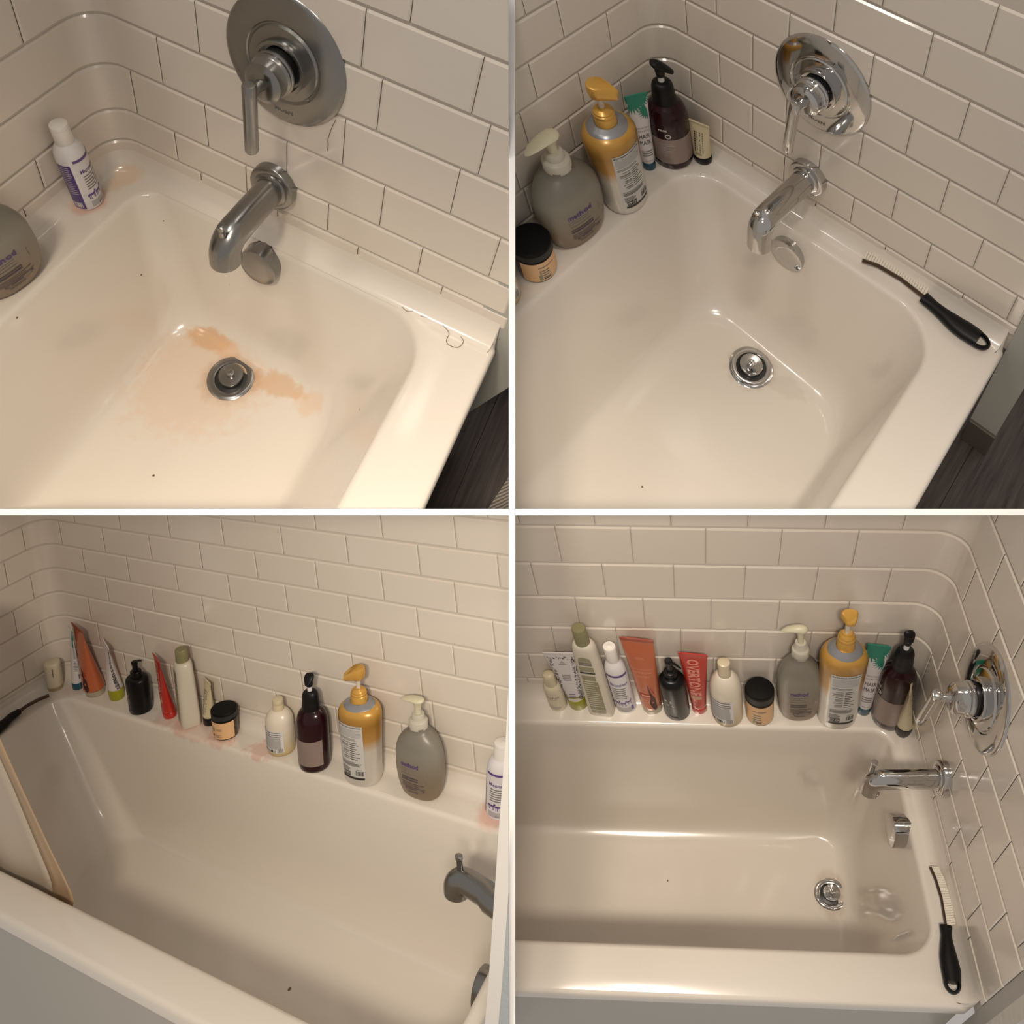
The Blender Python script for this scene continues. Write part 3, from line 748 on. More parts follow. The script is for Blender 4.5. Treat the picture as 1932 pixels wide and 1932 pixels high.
def milky_bottle(bay, x, y, H, D, tilt, label, front=0.0):
    T = Thing(bay, 'bottle', (x, y, 0), label, 'bottle', 'milky white bottles', 0, tilt)
    P = squash([(0, .44), (.01, .475), (.04, .495), (.08, .5), (.55, .5), (.62, .485), (.68, .44), (.73, .375), (.77, .29), (.785, .24), (.79, .20)], H, D)
    m = M_WHITEB.copy(); m.name = 'milky_bottle'
    ramp_z(m, [(0, (.42, .30, .135)), (.12, (.52, .42, .24)), (.35, (.60, .53, .40)), (.6, (.70, .63, .52)), (1, (.70, .63, .53))], 0, .8 * H * bay.M[2, 2])
    b = T.part('body', lathe(P, n=40), m)
    T.part('neck', lathe(squash([(.78, .19), (.785, .205), (.88, .20), (.89, .19), (.90, .20), (.965, .198), (.985, .185), (.99, .15)], H, D), n=28), M_SMALLCAP)
    pr = Print(); Z = lambda f: f * H; U = D * .5
    pr.rect(-U * 1.35, U * .62, Z(.085), Z(.50), M_LABELW)
    for k, zz in enumerate((.485, .445, .41)): pr.lines(-U * 1.3, U * .55, Z(zz), 1, Z(.02), Z(.016), INK_G, 11 + k, .12)
    pr.rect(-U * 1.15, U * .40, Z(.16), Z(.385), M_LABELG, .0001)
    pr.lines(-U * 1.1, U * .55, Z(.38), 10, Z(.0215), Z(.01), INK_L, 13, .3)
    pr.barcode(-U * 1.0, U * .05, Z(.093), Z(.145), INK, 12); pr.barcode(U * .12, U * .55, Z(.093), Z(.165), INK_G, 14)
    put_print(T, pr, b, P, phi0=front)
    return T

def serum_bottle(bay, x, y, H, D, tilt, label, upside=False):
    T = Thing(bay, 'serum_bottle', (x, y, 0), label, 'bottle', 'small cream serum bottles', 0, tilt)
    Z = lambda f: f * H; U = D * .5; pr = Print()
    if not upside:
        P = squash([(0, .45), (.015, .485), (.05, .5), (.57, .5), (.63, .475), (.67, .42), (.69, .36)], H, D)
        b = T.part('body', lathe(P, n=36), M_SMALL)
        T.part('cap', lathe(squash([(.68, .33), (.69, .335), (.93, .315), (.975, .29), (.99, .22), (.993, .1)], H, D), n=30), M_SMALLCAP)
        pr.lines(-U * .75, U * .55, Z(.545), 1, Z(.02), Z(.008), INK_L, 2, .1)
        pr.text('OLAPLEX', -U * .08, Z(.42), H * .085, INK_G, width=U * 1.5); pr.lines(-U * .6, U * .4, Z(.395), 1, Z(.02), Z(.008), INK_L, 3, .1)
        pr.lines(-U * .8, -U * .3, Z(.21), 1, Z(.02), Z(.01), INK_L, 5, .1); pr.lines(-U * .75, U * .6, Z(.165), 3, Z(.03), Z(.010), INK_L, 4, .4)
        put_print(T, pr, b, P)
    else:
        P = squash([(.10, .42), (.13, .47), (.17, .495), (.22, .5), (.90, .5), (.95, .49), (.98, .46), (.99, .42)], H, D)
        b = T.part('body', lathe(P, n=36), M_SMALL)
        T.part('cap', lathe(squash([(0, .42), (.01, .45), (.12, .46), (.13, .42)], H, D), n=30), M_TANCAP)
        pr.rect(-U * .95, -U * .15, Z(.20), Z(.78), M_LABELW, 0)
        pr.text('OLAPLEX', -U * .55, Z(.30), H * .09, INK_G, rot=90); pr.lines(-U * .88, -U * .35, Z(.74), 4, Z(.055), Z(.022), INK_G, 5, .4)
        pr.rect(U * .80, U * .92, Z(.55), Z(.86), INK_G)
        put_print(T, pr, b, P)
    return T

def pale_bottle(bay, x, y, H, D, tilt, label, yaw):
    T = Thing(bay, 'shampoo_bottle', (x, y, 0), label, 'bottle', 'pale square bottles', yaw, tilt)
    rows = [(0, .46, 5), (.006, .485, 5), (.015, .5, 5), (.1, .495, 5), (.4, .47, 4), (.65, .445, 3), (.78, .432, 2.4), (.805, .42, 2.2), (.825, .39, 2.1), (.838, .33, 2), (.842, .27, 2)]
    b = T.part('body', loft([ring(z * H, r * D, r * D * .82, p) for z, r, p in rows]), M_PALE)
    T.part('cap', lathe(squash([(.835, .25), (.84, .262), (.965, .25), (.99, .245), (.997, .225), (.998, .1)], H, D), n=30), M_OLIVE)
    T.part('cap_seam', lathe(squash([(.958, .2535), (.963, .2535)], H, D), n=30), M_PANELG)
    pr = Print(); Z = lambda f: f * H; U = D * .45
    pr.poly([(-U * .28, Z(.70)), (U * .28, Z(.70)), (U * .18, Z(.73)), (0, Z(.745)), (-U * .18, Z(.735))], M_PANELG)
    pr.lines(-U * .3, U * .3, Z(.693), 2, Z(.022), Z(.017), INK_G, 2, .1, 'c')
    pr.lines(-U * .38, U * .32, Z(.635), 3, Z(.018), Z(.013), M_PANELG, 4, .1); pr.rect(-U * .4, U * .34, Z(.558), Z(.576), INK, .0002)
    pr.rect(-U * .38, U * .26, Z(.475), Z(.53), M_PANELG); pr.rect(-U * .42, U * .36, Z(.10), Z(.462), M_PANELG)
    for k in range(12): pr.lines(-U * .36, U * .30, Z(.45) - k * Z(.027), 1, Z(.01), Z(.009), M_PALE, 20 + k, .4, 'l', .0004)
    pr.lines(-U * .4, U * .36, Z(.085), 2, Z(.02), Z(.009), M_PANELG, 5, .1)
    put_print(T, pr, b, [(z * H, r * D, r * D * .82) for z, r, p in rows], p=4)
    return T

def black_pump(bay, x, y, H, D, tilt, label, head):
    T = Thing(bay, 'pump_bottle', (x, y, 0), label, 'bottle', 'black pump bottles', 0, tilt)
    P = squash([(0, .44), (.01, .48), (.03, .5), (.60, .5), (.645, .48), (.675, .43), (.69, .34), (.695, .26)], H, D)
    b = T.part('body', lathe(P, n=40), BLACK)
    T.part('collar', lathe(squash([(.69, .235), (.695, .25), (.79, .245), (.80, .23), (.805, .17), (.805, .05)], H, D), n=30), BLACK)
    T.part('pump_stem', lathe(squash([(.80, .125), (.86, .125), (.92, .115), (.935, .14), (.985, .14), (.993, .12), (.995, .05)], H, D), n=24), BLACK)
    a = math.radians(head); c, s = math.cos(a), math.sin(a)
    T.part('nozzle', sweep([(c * D * q, s * D * q, z * H) for q, z in ((.08, .955), (.22, .945), (.36, .915), (.43, .895))], [D * .05, D * .045, D * .04, D * .036], 14), BLACK)
    pr = Print(); Z = lambda f: f * H; U = D * .5
    for ch, u, z in (('K', -.62, .37), ('E', -.24, .365), ('Y', -.52, .30), ('S', -.16, .29)): pr.text(ch, U * u, Z(z), H * .062, INK_W, bold=0)
    pr.lines(-U * .55, 0, Z(.265), 1, Z(.02), Z(.006), INK_L, 3, .1); pr.lines(-U * .6, U * .15, Z(.09), 1, Z(.02), Z(.02), INK_G, 5, .1)
    put_print(T, pr, b, P)
    return T

def red_tube(bay, x, y, H, D, tilt, label, yaw):
    pr = Print(); Z = lambda f: f * H; w = D * .62
    pr.text('OVERTONE', -w * .62, Z(.935), D * 1.22, M_REDLT, 'l', .03, rot=-90, sx=.50)
    v = np.array(pr.v); 
    if len(v):                                        # fit the word to its panel
        z0, z1 = v[:, 1].min(), v[:, 1].max(); u0, u1 = v[:, 0].min(), v[:, 0].max()
        pr.v = [(-w * .72 + (u - u0) / (u1 - u0) * w * 1.25, Z(.345) + (z - z0) / (z1 - z0) * Z(.575)) for u, z in pr.v]
    pr.rect(-w * .72, w * .50, Z(.275), Z(.335), M_REDPAN)
    pr.lines(-w * .3, w * .2, Z(.22), 4, Z(.028), Z(.009), M_ORDARK, 3, .4)
    return tube(bay, 'squeeze_tube', x, y, H, D, tilt, label, 'red squeeze tubes', M_RED, M_RED, .09, D * 1.78, yaw, .003, 1.0, 1.0, pr, crimp=M_RED)

def orange_tube(bay, x, y, H, D, tilt, label, yaw):
    pr = Print(); Z = lambda f: f * H; w = D * .6
    pr.text('KUNDAL', 0, Z(.76), H * .040, M_ORLT, width=w * .62)
    pr.text('NUTRITIONAL', 0, Z(.585), H * .036, M_ORLT, width=w * 1.55); pr.text('TREATMENT', 0, Z(.535), H * .036, M_ORLT, width=w * 1.05)
    pr.rect(-w * .85, w * .85, Z(.635), Z(.639), M_ORLT); pr.rect(-w * .65, w * .4, Z(.268), Z(.315), M_OREDDK); pr.lines(-w * .42, w * .3, Z(.305), 1, Z(.02), Z(.022), M_ORLT, 4, .05)
    pr.poly([(w * .15, Z(.44)), (w * .22, Z(.42)), (w * .42, Z(.30)), (w * .62, Z(.26)), (w * .68, Z(.12)), (w * .48, Z(.085)), (w * .22, Z(.15)), (w * .12, Z(.20)), (w * .28, Z(.27)), (w * .16, Z(.37))], M_OREDBR, .0004)
    pr.poly([(w * .35, Z(.40)), (w * .5, Z(.33)), (w * .66, Z(.30)), (w * .55, Z(.36))], M_OREDDK, .0003)
    pr.lines(-w * .3, w * .05, Z(.24), 2, Z(.03), Z(.01), M_ORLT, 6, .3)
    return tube(bay, 'squeeze_tube', x, y, H, D, tilt, label, 'copper squeeze tubes', M_ORANGE, M_CLEARCAP, .075, D * 1.50, yaw, .003, 1.15, 1.0, pr, crimp=M_ORDARK)

def pattern_tube(bay, x, y, H, D, tilt, label, yaw, side=False):
    pr = Print(); Z = lambda f: f * H; r = random.Random(5)
    for k in range(330):
        t = r.random(); z = Z(.20 + .74 * t); wt = D * .5 + (D * .31) * t ** 1.1
        edge = r.random() < .86
        u = (r.choice((-1, 1)) * wt * (.62 + .42 * r.random())) if edge and t < .95 else wt * (2 * r.random() - 1)
        if side: u = wt * .55 * (r.random() - .5) + D * .9
        elif not edge and t < .95: continue
        a = r.random() * 6.28; l = D * (.05 + .03 * r.random()); q = l * .33
        c, s = math.cos(a), math.sin(a)
        pr.poly([(u + c * l, z + s * l), (u - s * q, z + c * q), (u - c * l, z - s * l), (u + s * q, z - c * q)], INK if r.random() < .75 else INK_G)
    if not side:
        pr.poly([(-D * .14, Z(.845)), (D * .14, Z(.845)), (D * .08, Z(.86)), (0, Z(.885)), (-D * .08, Z(.86))], M_LABELG); pr.lines(-D * .2, D * .2, Z(.828), 1, Z(.01), Z(.008), INK_G, 2, .05)
        pr.lines(-D * .22, D * .22, Z(.66), 4, Z(.028), Z(.013), INK_G, 4, .15, 'c'); pr.lines(-D * .2, D * .2, Z(.33), 3, Z(.028), Z(.008), INK_P, 5, .3, 'c')
        pr.rect(-D * .46, D * .46, Z(.245), Z(.265), M_LIME)
    return tube(bay, 'squeeze_tube', x, y, H, D, tilt, label, 'patterned white tubes', M_TUBEW, M_LIME, .175, D * 1.62, yaw, .003, 1.0, 1.0, pr, crimp=M_TUBEW)

def hair_tube(bay, x, y, H, D, tilt, label, yaw, side=False):
    pr = Print(); Z = lambda f: f * H; r = random.Random(9); Dp = D
    def fan(u, z, n, l, a0, a1, m):
        for k in range(n):
            a = math.radians(a0 + (a1 - a0) * k / (n - 1)); c, s = math.cos(a), math.sin(a); q = l * .085
            pr.poly([(u, z), (u + c * l * .55 - s * q, z + s * l * .55 + c * q), (u + c * l, z + s * l), (u + c * l * .55 + s * q, z + s * l * .55 - c * q)], m, .0003)
    if not side:
        fan(Dp * .05, Z(.985), 13, H * .17, 195, 345, M_LEAF); fan(-Dp * .45, Z(.93), 11, H * .16, 230, 390, M_LEAF); fan(Dp * .62, Z(.80), 10, H * .12, 120, 260, M_LEAF)
        pr.poly([(-Dp * .7, Z(.94)), (Dp * .2, Z(.985)), (-Dp * .7, Z(.99))], M_LEAF); fan(-Dp * .5, Z(.99), 7, H * .14, 180, 280, M_LEAF)
        pr.text('SHEA BUTTER +', 0, Z(.585), H * .026, INK_G, width=Dp * .86); pr.text('COCONUT OIL', 0, Z(.545), H * .026, INK_G, width=Dp * .86)
        pr.text('HAIR', 0, Z(.455), H * .078, INK, bold=.0, width=Dp * .80); pr.text('MASK', 0, Z(.375), H * .078, INK, bold=.0, width=Dp * .84)
        pr.lines(-Dp * .42, Dp * .4, Z(.29), 3, Z(.03), Z(.010), INK_G, 3, .2); pr.lines(-Dp * .3, Dp * .3, Z(.155), 1, Z(.02), Z(.008), INK_L, 4, .1)
    else:
        for u0, z0 in ((.75, .93), (.62, .84), (.95, .84), (.72, .74), (.9, .95)):
            pts = [(Dp * u0 + math.cos(a) * Dp * .16, Z(z0) + math.sin(a) * H * .055) for a in np.linspace(0, 6.0, 10)]; pr.poly(pts, M_LEAF)
        pr.rect(Dp * .66, Dp * .98, Z(.50), Z(.70), M_LABELG); pr.lines(Dp * .60, Dp * 1.0, Z(.47), 7, Z(.025), Z(.009), INK_G, 6, .3); pr.rect(Dp * .9, Dp * 1.02, Z(.17), Z(.25), INK_G)
    return tube(bay, 'squeeze_tube', x, y, H, D, tilt, label, 'hair mask tubes', M_TUBEW, M_TEALCAP, .10, D * 1.55, yaw, .003, 1.0, 1.0, pr, crimp=M_TUBEW if side else M_LEAF)

# ---- brush
M_WIRE = mat('rusty_wire', (.085, .055, .035), .45, metal=.6)
M_BRISTLE = mat('white_bristle', (.70, .64, .55), .7, bump=(200, .5, .002))
def brush(bay, wire, outer, handle, hw, label):
    """wire = bent metal back of the bristles, outer = tips of the bristles, handle = its axis; all lie on the ledge"""
    at = (handle[0][0], handle[0][1], 0)
    T = Thing(bay, 'grout_brush', at, label, 'brush', 'black handled brushes'); o = np.array(at)
    rel = lambda P, z: [(p[0] - o[0], p[1] - o[1], z) for p in P]
    def dense(P, n):
        P = np.array(P, float); d = np.r_[0, np.cumsum(np.linalg.norm(np.diff(P, axis=0), axis=1))]; t = np.linspace(0, d[-1], n)
        return np.column_stack([np.interp(t, d, P[:, k]) for k in range(P.shape[1])])
    w = dense(wire, 18)
    T.part('wire_back', sweep(rel(w, .012), [(.0034, .0055)] * 18, 10), M_WIRE)
    if outer is not None:
        ou = dense(outer, 26); wi = dense(wire, 26)
        V = []; Fs = []
        r = random.Random(3)
        for i in range(25):                                   # packed tufts, each a small wedge
            a, b = wi[i], wi[i + 1]; c, d = ou[i], ou[i + 1]; g = .04
            j = 1 + .07 * (r.random() - .5)
            c = a + (c - a) * j; d = b + (d - b) * j
            q = [a + (b - a) * g, b - (b - a) * g, d - (d - c) * g * 2, c + (d - c) * g * 2]
            n0 = len(V)
            for z in (.006, .019): V += [(p[0] - o[0], p[1] - o[1], z + (.001 if k > 1 else 0)) for k, p in enumerate(q)]
            Fs += [tuple(n0 + k for k in f) for f in ((0, 3, 2, 1), (4, 5, 6, 7), (0, 1, 5, 4), (1, 2, 6, 5), (2, 3, 7, 6), (3, 0, 4, 7))]
        T.part('bristles', (V, Fs), M_BRISTLE, smooth=0, kind='stuff')
    h = dense(handle, 22); ws = np.interp(np.linspace(0, 1, 22), np.linspace(0, 1, len(hw)), hw)
    n = 16
    hole = 3
    path = rel(h[:22 - hole], .0125); path[0] = (path[0][0], path[0][1], .0125)
    T.part('handle', sweep(path, [(ws[i], .0085 + .0035 * min(1, i / 8)) for i in range(22 - hole)], n), BLACK_R)
    # loop end with its hanging hole
    e = h[22 - hole - 1]; t = h[-1] - e; L = np.linalg.norm(t); t /= L; s = np.array([-t[1], t[0]]); wv = ws[22 - hole - 1]
    loop = []
    for a in np.linspace(0, math.pi, 13):
        c = math.cos(a); q = math.sin(a)
        loop.append((e[0] - o[0] + s[0] * c * wv * .80 + t[0] * q * L, e[1] - o[1] + s[1] * c * wv * .80 + t[1] * q * L, .0115))
    T.part('hanging_loop', sweep(loop, [(.0036, .006)] * 13, 10), BLACK_R)
    return T

# ------------------------------------------------------------------ assembly
A, B, C, D = BAYS
def rowz(S, n):
    z = [.026, S['r0'], S['r0'] + S['d0']]
    while len(z) < n + 2: z.append(z[-1] + S['s'])
    return list(zip(z[:-1], z[1:]))
def seq(a, step, end):
    out = []; x = a
    while x < end: out.append(x); x += step
    return out

# stains on the tubs, in each tub's own coordinates (from its drain)
def tub_mat(bay, name, base, stains, speck=None):
    m = mat(name, ACR, .17, coat=.5)
    st = [(tuple(bay.M @ (np.array(p) - base)), r, c, s, n, h) for p, r, c, s, n, h in stains]
    stained(m, ACR, st, speck); return m
PINK = (.62, .27, .18); PEACH = (.72, .44, .25); ORNG = (.60, .31, .10); BROWN = (.33, .18, .08); DIRT = (.30, .22, .14)

APRON = mat('tub_apron_painted_shade', (.42, .395, .355), .35)  # tub acrylic darkened: the front panel's shade is in this colour
TUBS = []
spec = [
    (A, 1.15, [(-1.0, -.185), (-.060, -.165), (-.098, -.592), (-1.0, -.62)], -.285, [.05, .05, .095, .05], (-.150, -.352)),
    (B, 1.53, [(-1.40, -.20), (-.118, -.197), (-.140, -.645), (-1.40, -.64)], -.335, [.05, .085, .105, .05], (-.215, -.394)),
    (C, C.S['L'], [(-1.295, -.135), (-.12, -.165), (-.14, -.56), (-1.245, -.55)], -.335, [.05, .05, .07, .07], (-.20, -.37)),
    (D, 1.53, [(-1.38, -.165), (-.088, -.165), (-.112, -.56), (-1.38, -.56)], -.395, [.05, .04, .07, .05], (-.171, -.354)),
]
labels = ['white bathtub with peach stains round its drain, in the upper left bay', 'clean glossy white bathtub with a brush on its ledge, in the upper right bay',
          'white bathtub seen lengthwise under a stained curtain, in the lower left bay', 'wide white bathtub before a long row of bottles, in the lower right bay']
for k, (bay, Lx, fl, zd, ro, dr) in enumerate(spec):
    base = np.array([dr[0], dr[1], zd])
    if k == 0:
        st = [((-.117, -.030, 0), (.040, .037, .02), PINK, .55, .5, 0), ((.0 - .035, -.045, 0), (.045, .030, .03), PEACH, .42, .9, 0),
              ((-.100, -.262, zd), (.030, .060, .03), ORNG, .62, .9, 0), ((-.106, -.31, zd), (.02, .035, .03), PEACH, .5, .9, 0), ((-.118, -.445, zd), (.030, .085, .03), ORNG, .48, 1.2, 0), ((-.118, -.53, zd), (.035, .05, .03), PEACH, .35, 1.4, 0),
              ((-.150, -.352, zd), (.068, .068, .02), BROWN, .50, .5, 0), ((-.17, -.30, zd), (.16, .16, .03), PEACH, .28, 1.1, 0), ((-.105, -.576, zd + .02), (.012, .016, .02), DIRT, .5, 1.6, 0)]
        sp = (28, .06, .93)
    elif k == 1:
        st = [((-.215, -.394, zd), (.066, .066, .02), BROWN, .35, .6, 0), ((-.20, -.48, zd), (.03, .06, .03), DIRT, .12, 1.5, 0)]; sp = (16, .035, .95)
    elif k == 2:
        st = [((-.934, -.06, 0), (.060, .055, .02), PINK, .40, 1.3, 0), ((-1.02, -.07, 0), (.11, .05, .02), PINK, .26, 1.5, 0), ((-.80, -.07, 0), (.055, .045, .02), PINK, .45, 1.7, 0), ((-1.06, -.045, 0), (.06, .06, .02), PINK, .30, 1.0, 0), ((-.19, -.045, 0), (.055, .055, .02), PINK, .55, .5, 0),
              ((-.16, -.40, zd), (.09, .10, .05), ORNG, .30, 1.4, 0), ((-1.135, -.05, 0), (.05, .05, .02), PINK, .25, 1.2, 0), ((-1.5, -.045, 0), (.05, .05, .02), PINK, .22, 1.0, 0)]; sp = (14, .055, .93)
    else:
        st = [((-.171, -.354, zd), (.052, .060, .02), BROWN, .30, .6, 0)]; sp = (14, .03, .95)
    m = tub_mat(bay, 'glossy_acrylic', base, st, sp)
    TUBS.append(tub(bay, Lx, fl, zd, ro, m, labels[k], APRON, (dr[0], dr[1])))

# ---- tiled surrounds
def two(kind, a): return ['%s in the %s' % (kind, a)]
def rows_joints(table, per_back, per_fw, nrows, end_b, end_f):
    out = []
    for k in range(-1, nrows - 1):
        bk, fw = table.get(k, (-.2 - .07 * (k % 2), .1 + .08 * (k % 2)))
        bk = list(bk) if isinstance(bk, (tuple, list)) else [bk]; fw = list(fw) if isinstance(fw, (tuple, list)) else [fw]
        while bk[-1] - per_back > -end_b: bk.append(bk[-1] - per_back)
        while fw[-1] + per_fw < end_f: fw.append(fw[-1] + per_fw)
        out.append(bk + fw)
    return out
RC = .058
for bay, n, table, pb, pf, nm, s0 in (
    (A, 7, {-1: (-.22, .2), 0: (-.172, (.150, .304, .4754, .66)), 1: (-.40, (.0697, .2257, .39, .5756, .7826)), 2: (-.36, (.141, .318, .496, .693)), 3: (-.13, (.2268, .39, .55, .7212)), 4: (-.21, (.17, .34, .5148, .69)), 5: (-.14, (.25, .42, .58, .75))}, .155, .17, 0, -.75),
    (B, 8, {-1: (-.2, (.0883, .2463)), 0: ((-.20, -.4307), .1673), 1: (-.1312, .0865), 2: (-.237, .1644), 3: ((-.14, -.3434), .085), 4: (-.2522, .16), 5: (-.17, .085), 6: (-.25, .16)}, .153, .158, 1, -.9),
    (D, 8, {-1: (-.2, .15), 0: (-.18, .12), 1: (-.1085, (.06, .19, .33, .4755, .6388)), 2: (-.188, (.1147, .26, .405, .5525, .70)), 3: (-.1187, (.175, .33, .48, .63)), 4: (-.20, (.10, .25, .40, .55)), 5: (-.12, .17), 6: (-.19, .10)}, .1475, .155, 3, -1.35)):
    P = surround_path((0, 0), RC); S = bay.S; rz = rowz(S, n)
    surround(bay, P, RC, s0, S['W'], rz, rows_joints(table, pb, pf, n, -s0, S['W']), ['wall_back', 'wall_right'],
             ['long wall of pale subway tiles in the ' + WHERE[nm], 'end wall of pale subway tiles behind the faucet in the ' + WHERE[nm]], rz[-1][1])
P = surround_path((-C.S['L'], 0), RC, True)
rz = rowz(C.S, 10); tb = []; Lc = C.S['L']
for k, ph in zip(range(-1, 9), (.2, .25, .161, .183, .2737, .173, .2536, .1475, .2376, .16)):
    st = .18 if k != 6 else .185
    bk = sorted(Lc - ph - st * j for j in range(0, 8)); bk = [b for b in bk if b > .07]
    lf = [-(.14 if k % 2 == 0 else .066) - .18 * j for j in range(4)]
    tb.append(lf + bk)
# s<0 is the long wall in the plain path; mirrored here so that it runs to the right of the corner
tb = [[-s for s in t] for t in tb]
surround(C, P, RC, -(Lc + .12), .60, rz, tb, ['wall_back', 'wall_left'], ['long wall of pale subway tiles in the lower left bay', 'far end wall of pale subway tiles in the lower left bay'], rz[-1][1])

# ---- wall stubs, floors, baseboard, rug, curtain
def slab(bay, name, g, m, label, kind='structure', at=(0, 0, 0), cat=None, smooth=0):
    return shell(bay, name, g[0], g[1], m, None, smooth, kind, label, cat, at)
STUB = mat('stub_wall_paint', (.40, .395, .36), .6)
W = A.S['W']
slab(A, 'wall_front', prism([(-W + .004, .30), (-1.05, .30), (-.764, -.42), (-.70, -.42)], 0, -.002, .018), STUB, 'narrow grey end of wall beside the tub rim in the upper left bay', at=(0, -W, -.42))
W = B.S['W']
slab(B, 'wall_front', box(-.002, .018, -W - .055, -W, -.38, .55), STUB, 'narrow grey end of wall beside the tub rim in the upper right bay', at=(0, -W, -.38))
M_BASE = mat('baseboard_brown', (.085, .070, .058), .5)
slab(B, 'baseboard_right', box(-.010, .019, -W - .057, -W, -.38, -.295, .002), M_BASE, 'short dark brown baseboard at the foot of the wall end', at=(0, -W, -.38))
W = D.S['W']
FLANGE = mat('surround_return_shade_tint', (.36, .34, .31), .45)  # greyer than the drywall; the strip's shade is put into this colour
slab(D, 'wall_right', box(-.001, .03, -W - .030, -W, -.30, .80), FLANGE, 'narrow return, coloured as in shade, at the front edge of the tiled end wall', at=(0, -W, -.3))
slab(D, 'wall_front', box(-.001, .40, -W - .062, -W - .030, -.30, .80), mat('drywall_texture', (.60, .575, .52), .7, bump=(45, .5, .004)), 'textured painted drywall at the lower right corner', at=(0, -W, -.3))
# lower left bay: painted wall end at the right, its corner bead first
pts = [(.215, .90), (.199, .784), (.179, .658), (.143, .42), (.131, .348), (.115, .25)]
bead = [(x, z) for x, z in pts] + [(x + .017, z) for x, z in reversed(pts)]
slab(C, 'trim_4', prism(bead, 1, -.75, -.72), mat('corner_bead_white', (.56, .545, .52), .5), 'pale corner bead along the painted wall end', at=(.13, -.75, .25))
wallp = [(x + .017, z) for x, z in pts] + [(.75, .25), (.75, .90)]
slab(C, 'wall_front', prism(wallp, 1, -.748, -.70), mat('wall_blue_grey', (.30, .335, .36), .6, bump=(60, .4, .003)), 'blue grey painted wall end at the right of the lower left bay', at=(.15, -.75, .25))

def plank_floor(bay, z, x0, x1, y0, y1, label, seed):
    under = box(x0, x1, y0, y1, z - .02, z - .006)
    m0 = mat('floor_underlay', (.03, .025, .022), .7)
    r = shell(bay, 'floor', under[0], under[1], m0, None, 0, 'structure', label, None, (0, y1, z))
    rd = random.Random(seed); y = y1; w = .15
    while y > y0:
        a = x0 + rd.random() * .3
        for xa, xb in ((x0, a + .25), (a + .25, x1)):
            tone = .8 + .4 * rd.random()
            g = box(xa + .0006, xb - .0006, y - w + .0006, y - .0006, z - .006, z, .0007)
            shell(bay, 'plank', g[0], g[1], WOODS[rd.randrange(3)], r, 0, None, None, None, (0, y1, z))
        y -= w
def wood(k):
    m = mat('dark_plank_%d' % k, (.05, .04, .035), .5); nt = m.node_tree; N = nt.nodes.new; Lk = nt.links.new
    tc = N('ShaderNodeTexCoord'); mp = N('ShaderNodeMapping'); mp.inputs['Scale'].default_value = (5, 90, 1); mp.inputs['Location'].default_value = (k * 3.1, k * 1.7, 0)
    nz = N('ShaderNodeTexNoise'); nz.inputs['Scale'].default_value = 1.2; nz.inputs['Detail'].default_value = 6; nz.inputs['Roughness'].default_value = .65
    cr = N('ShaderNodeValToRGB'); cr.color_ramp.elements[0].position = .3; cr.color_ramp.elements[0].color = (.018, .014, .013, 1); cr.color_ramp.elements[1].position = .75; cr.color_ramp.elements[1].color = (.085, .066, .057, 1)
    Lk(tc.outputs['Object'], mp.inputs[0]); Lk(mp.outputs[0], nz.inputs['Vector']); Lk(nz.outputs[0], cr.inputs[0]); Lk(cr.outputs[0], nt.nodes['Principled BSDF'].inputs['Base Color'])
    return m
WOODS = [wood(k) for k in range(3)]
plank_floor(A, -.42, -.9, .75, -1.32, -.72, 'dark wood plank floor beside the tub in the upper left bay', 3)
plank_floor(B, -.38, -1.0, .9, -1.40, -.70, 'dark wood plank floor beside the tub in the upper right bay', 5)
# woven rug corner on the floor of the upper left bay
def weave():
    m = mat('woven_rug', (.3, .27, .24), .9); nt = m.node_tree; N = nt.nodes.new; Lk = nt.links.new
    tc = N('ShaderNodeTexCoord'); wv = N('ShaderNodeTexWave'); wv.inputs['Scale'].default_value = 70; wv.inputs['Distortion'].default_value = 1.5; wv.bands_direction = 'DIAGONAL'
    cr = N('ShaderNodeValToRGB'); cr.color_ramp.elements[0].color = (.09, .075, .065, 1); cr.color_ramp.elements[1].color = (.34, .30, .26, 1)
    Lk(tc.outputs['Object'], wv.inputs['Vector']); Lk(wv.outputs[0], cr.inputs[0]); Lk(cr.outputs[0], nt.nodes['Principled BSDF'].inputs['Base Color']); return m
shell(A, 'rug', *prism([(-.20, -.92), (.02, -.965), (.10, -1.25), (-.25, -1.25)], 2, -.4195, -.411), weave(), None, 0, None, 'corner of a woven taupe rug on the dark floor', 'rug', (-.05, -.95, -.42))

# hair strands
M_HAIR = mat('hair_brown', (.10, .06, .03), .5)
def strand(bay, pts, label, axis, r=.0005):
    P = [np.array(p) for p in pts]; Q = []
    for i in range(len(P) - 1):
        a = P[max(i - 1, 0)]; b = P[i]; c = P[i + 1]; d = P[min(i + 2, len(P) - 1)]
        for t in np.linspace(0, 1, 6)[:-1]: Q.append(.5 * (2 * b + (c - a) * t + (2 * a - 5 * b + 4 * c - d) * t * t + (3 * b - a - 3 * c + d) * t ** 3))
    Q.append(P[-1]); g = sweep(Q, r, 6)
    shell(bay, 'hair_strand', g[0], g[1], M_HAIR, None, 60, None, label, 'hair', tuple(P[0]))
strand(A, [(-.030, -.690, .001), (-.026, -.714, .001), (-.028, -.734, .001), (-.036, -.750, .001), (-.052, -.752, .001), (-.057, -.762, .001), (-.053, -.776, .001), (-.039, -.780, .001), (-.032, -.772, .001)], 'long curled hair lying on the tub ledge near its corner', 2)
strand(A, [(-.030, -.652, .001), (-.033, -.665, .001), (-.027, -.675, .001)], 'short bent hair lying on the tub ledge', 2)
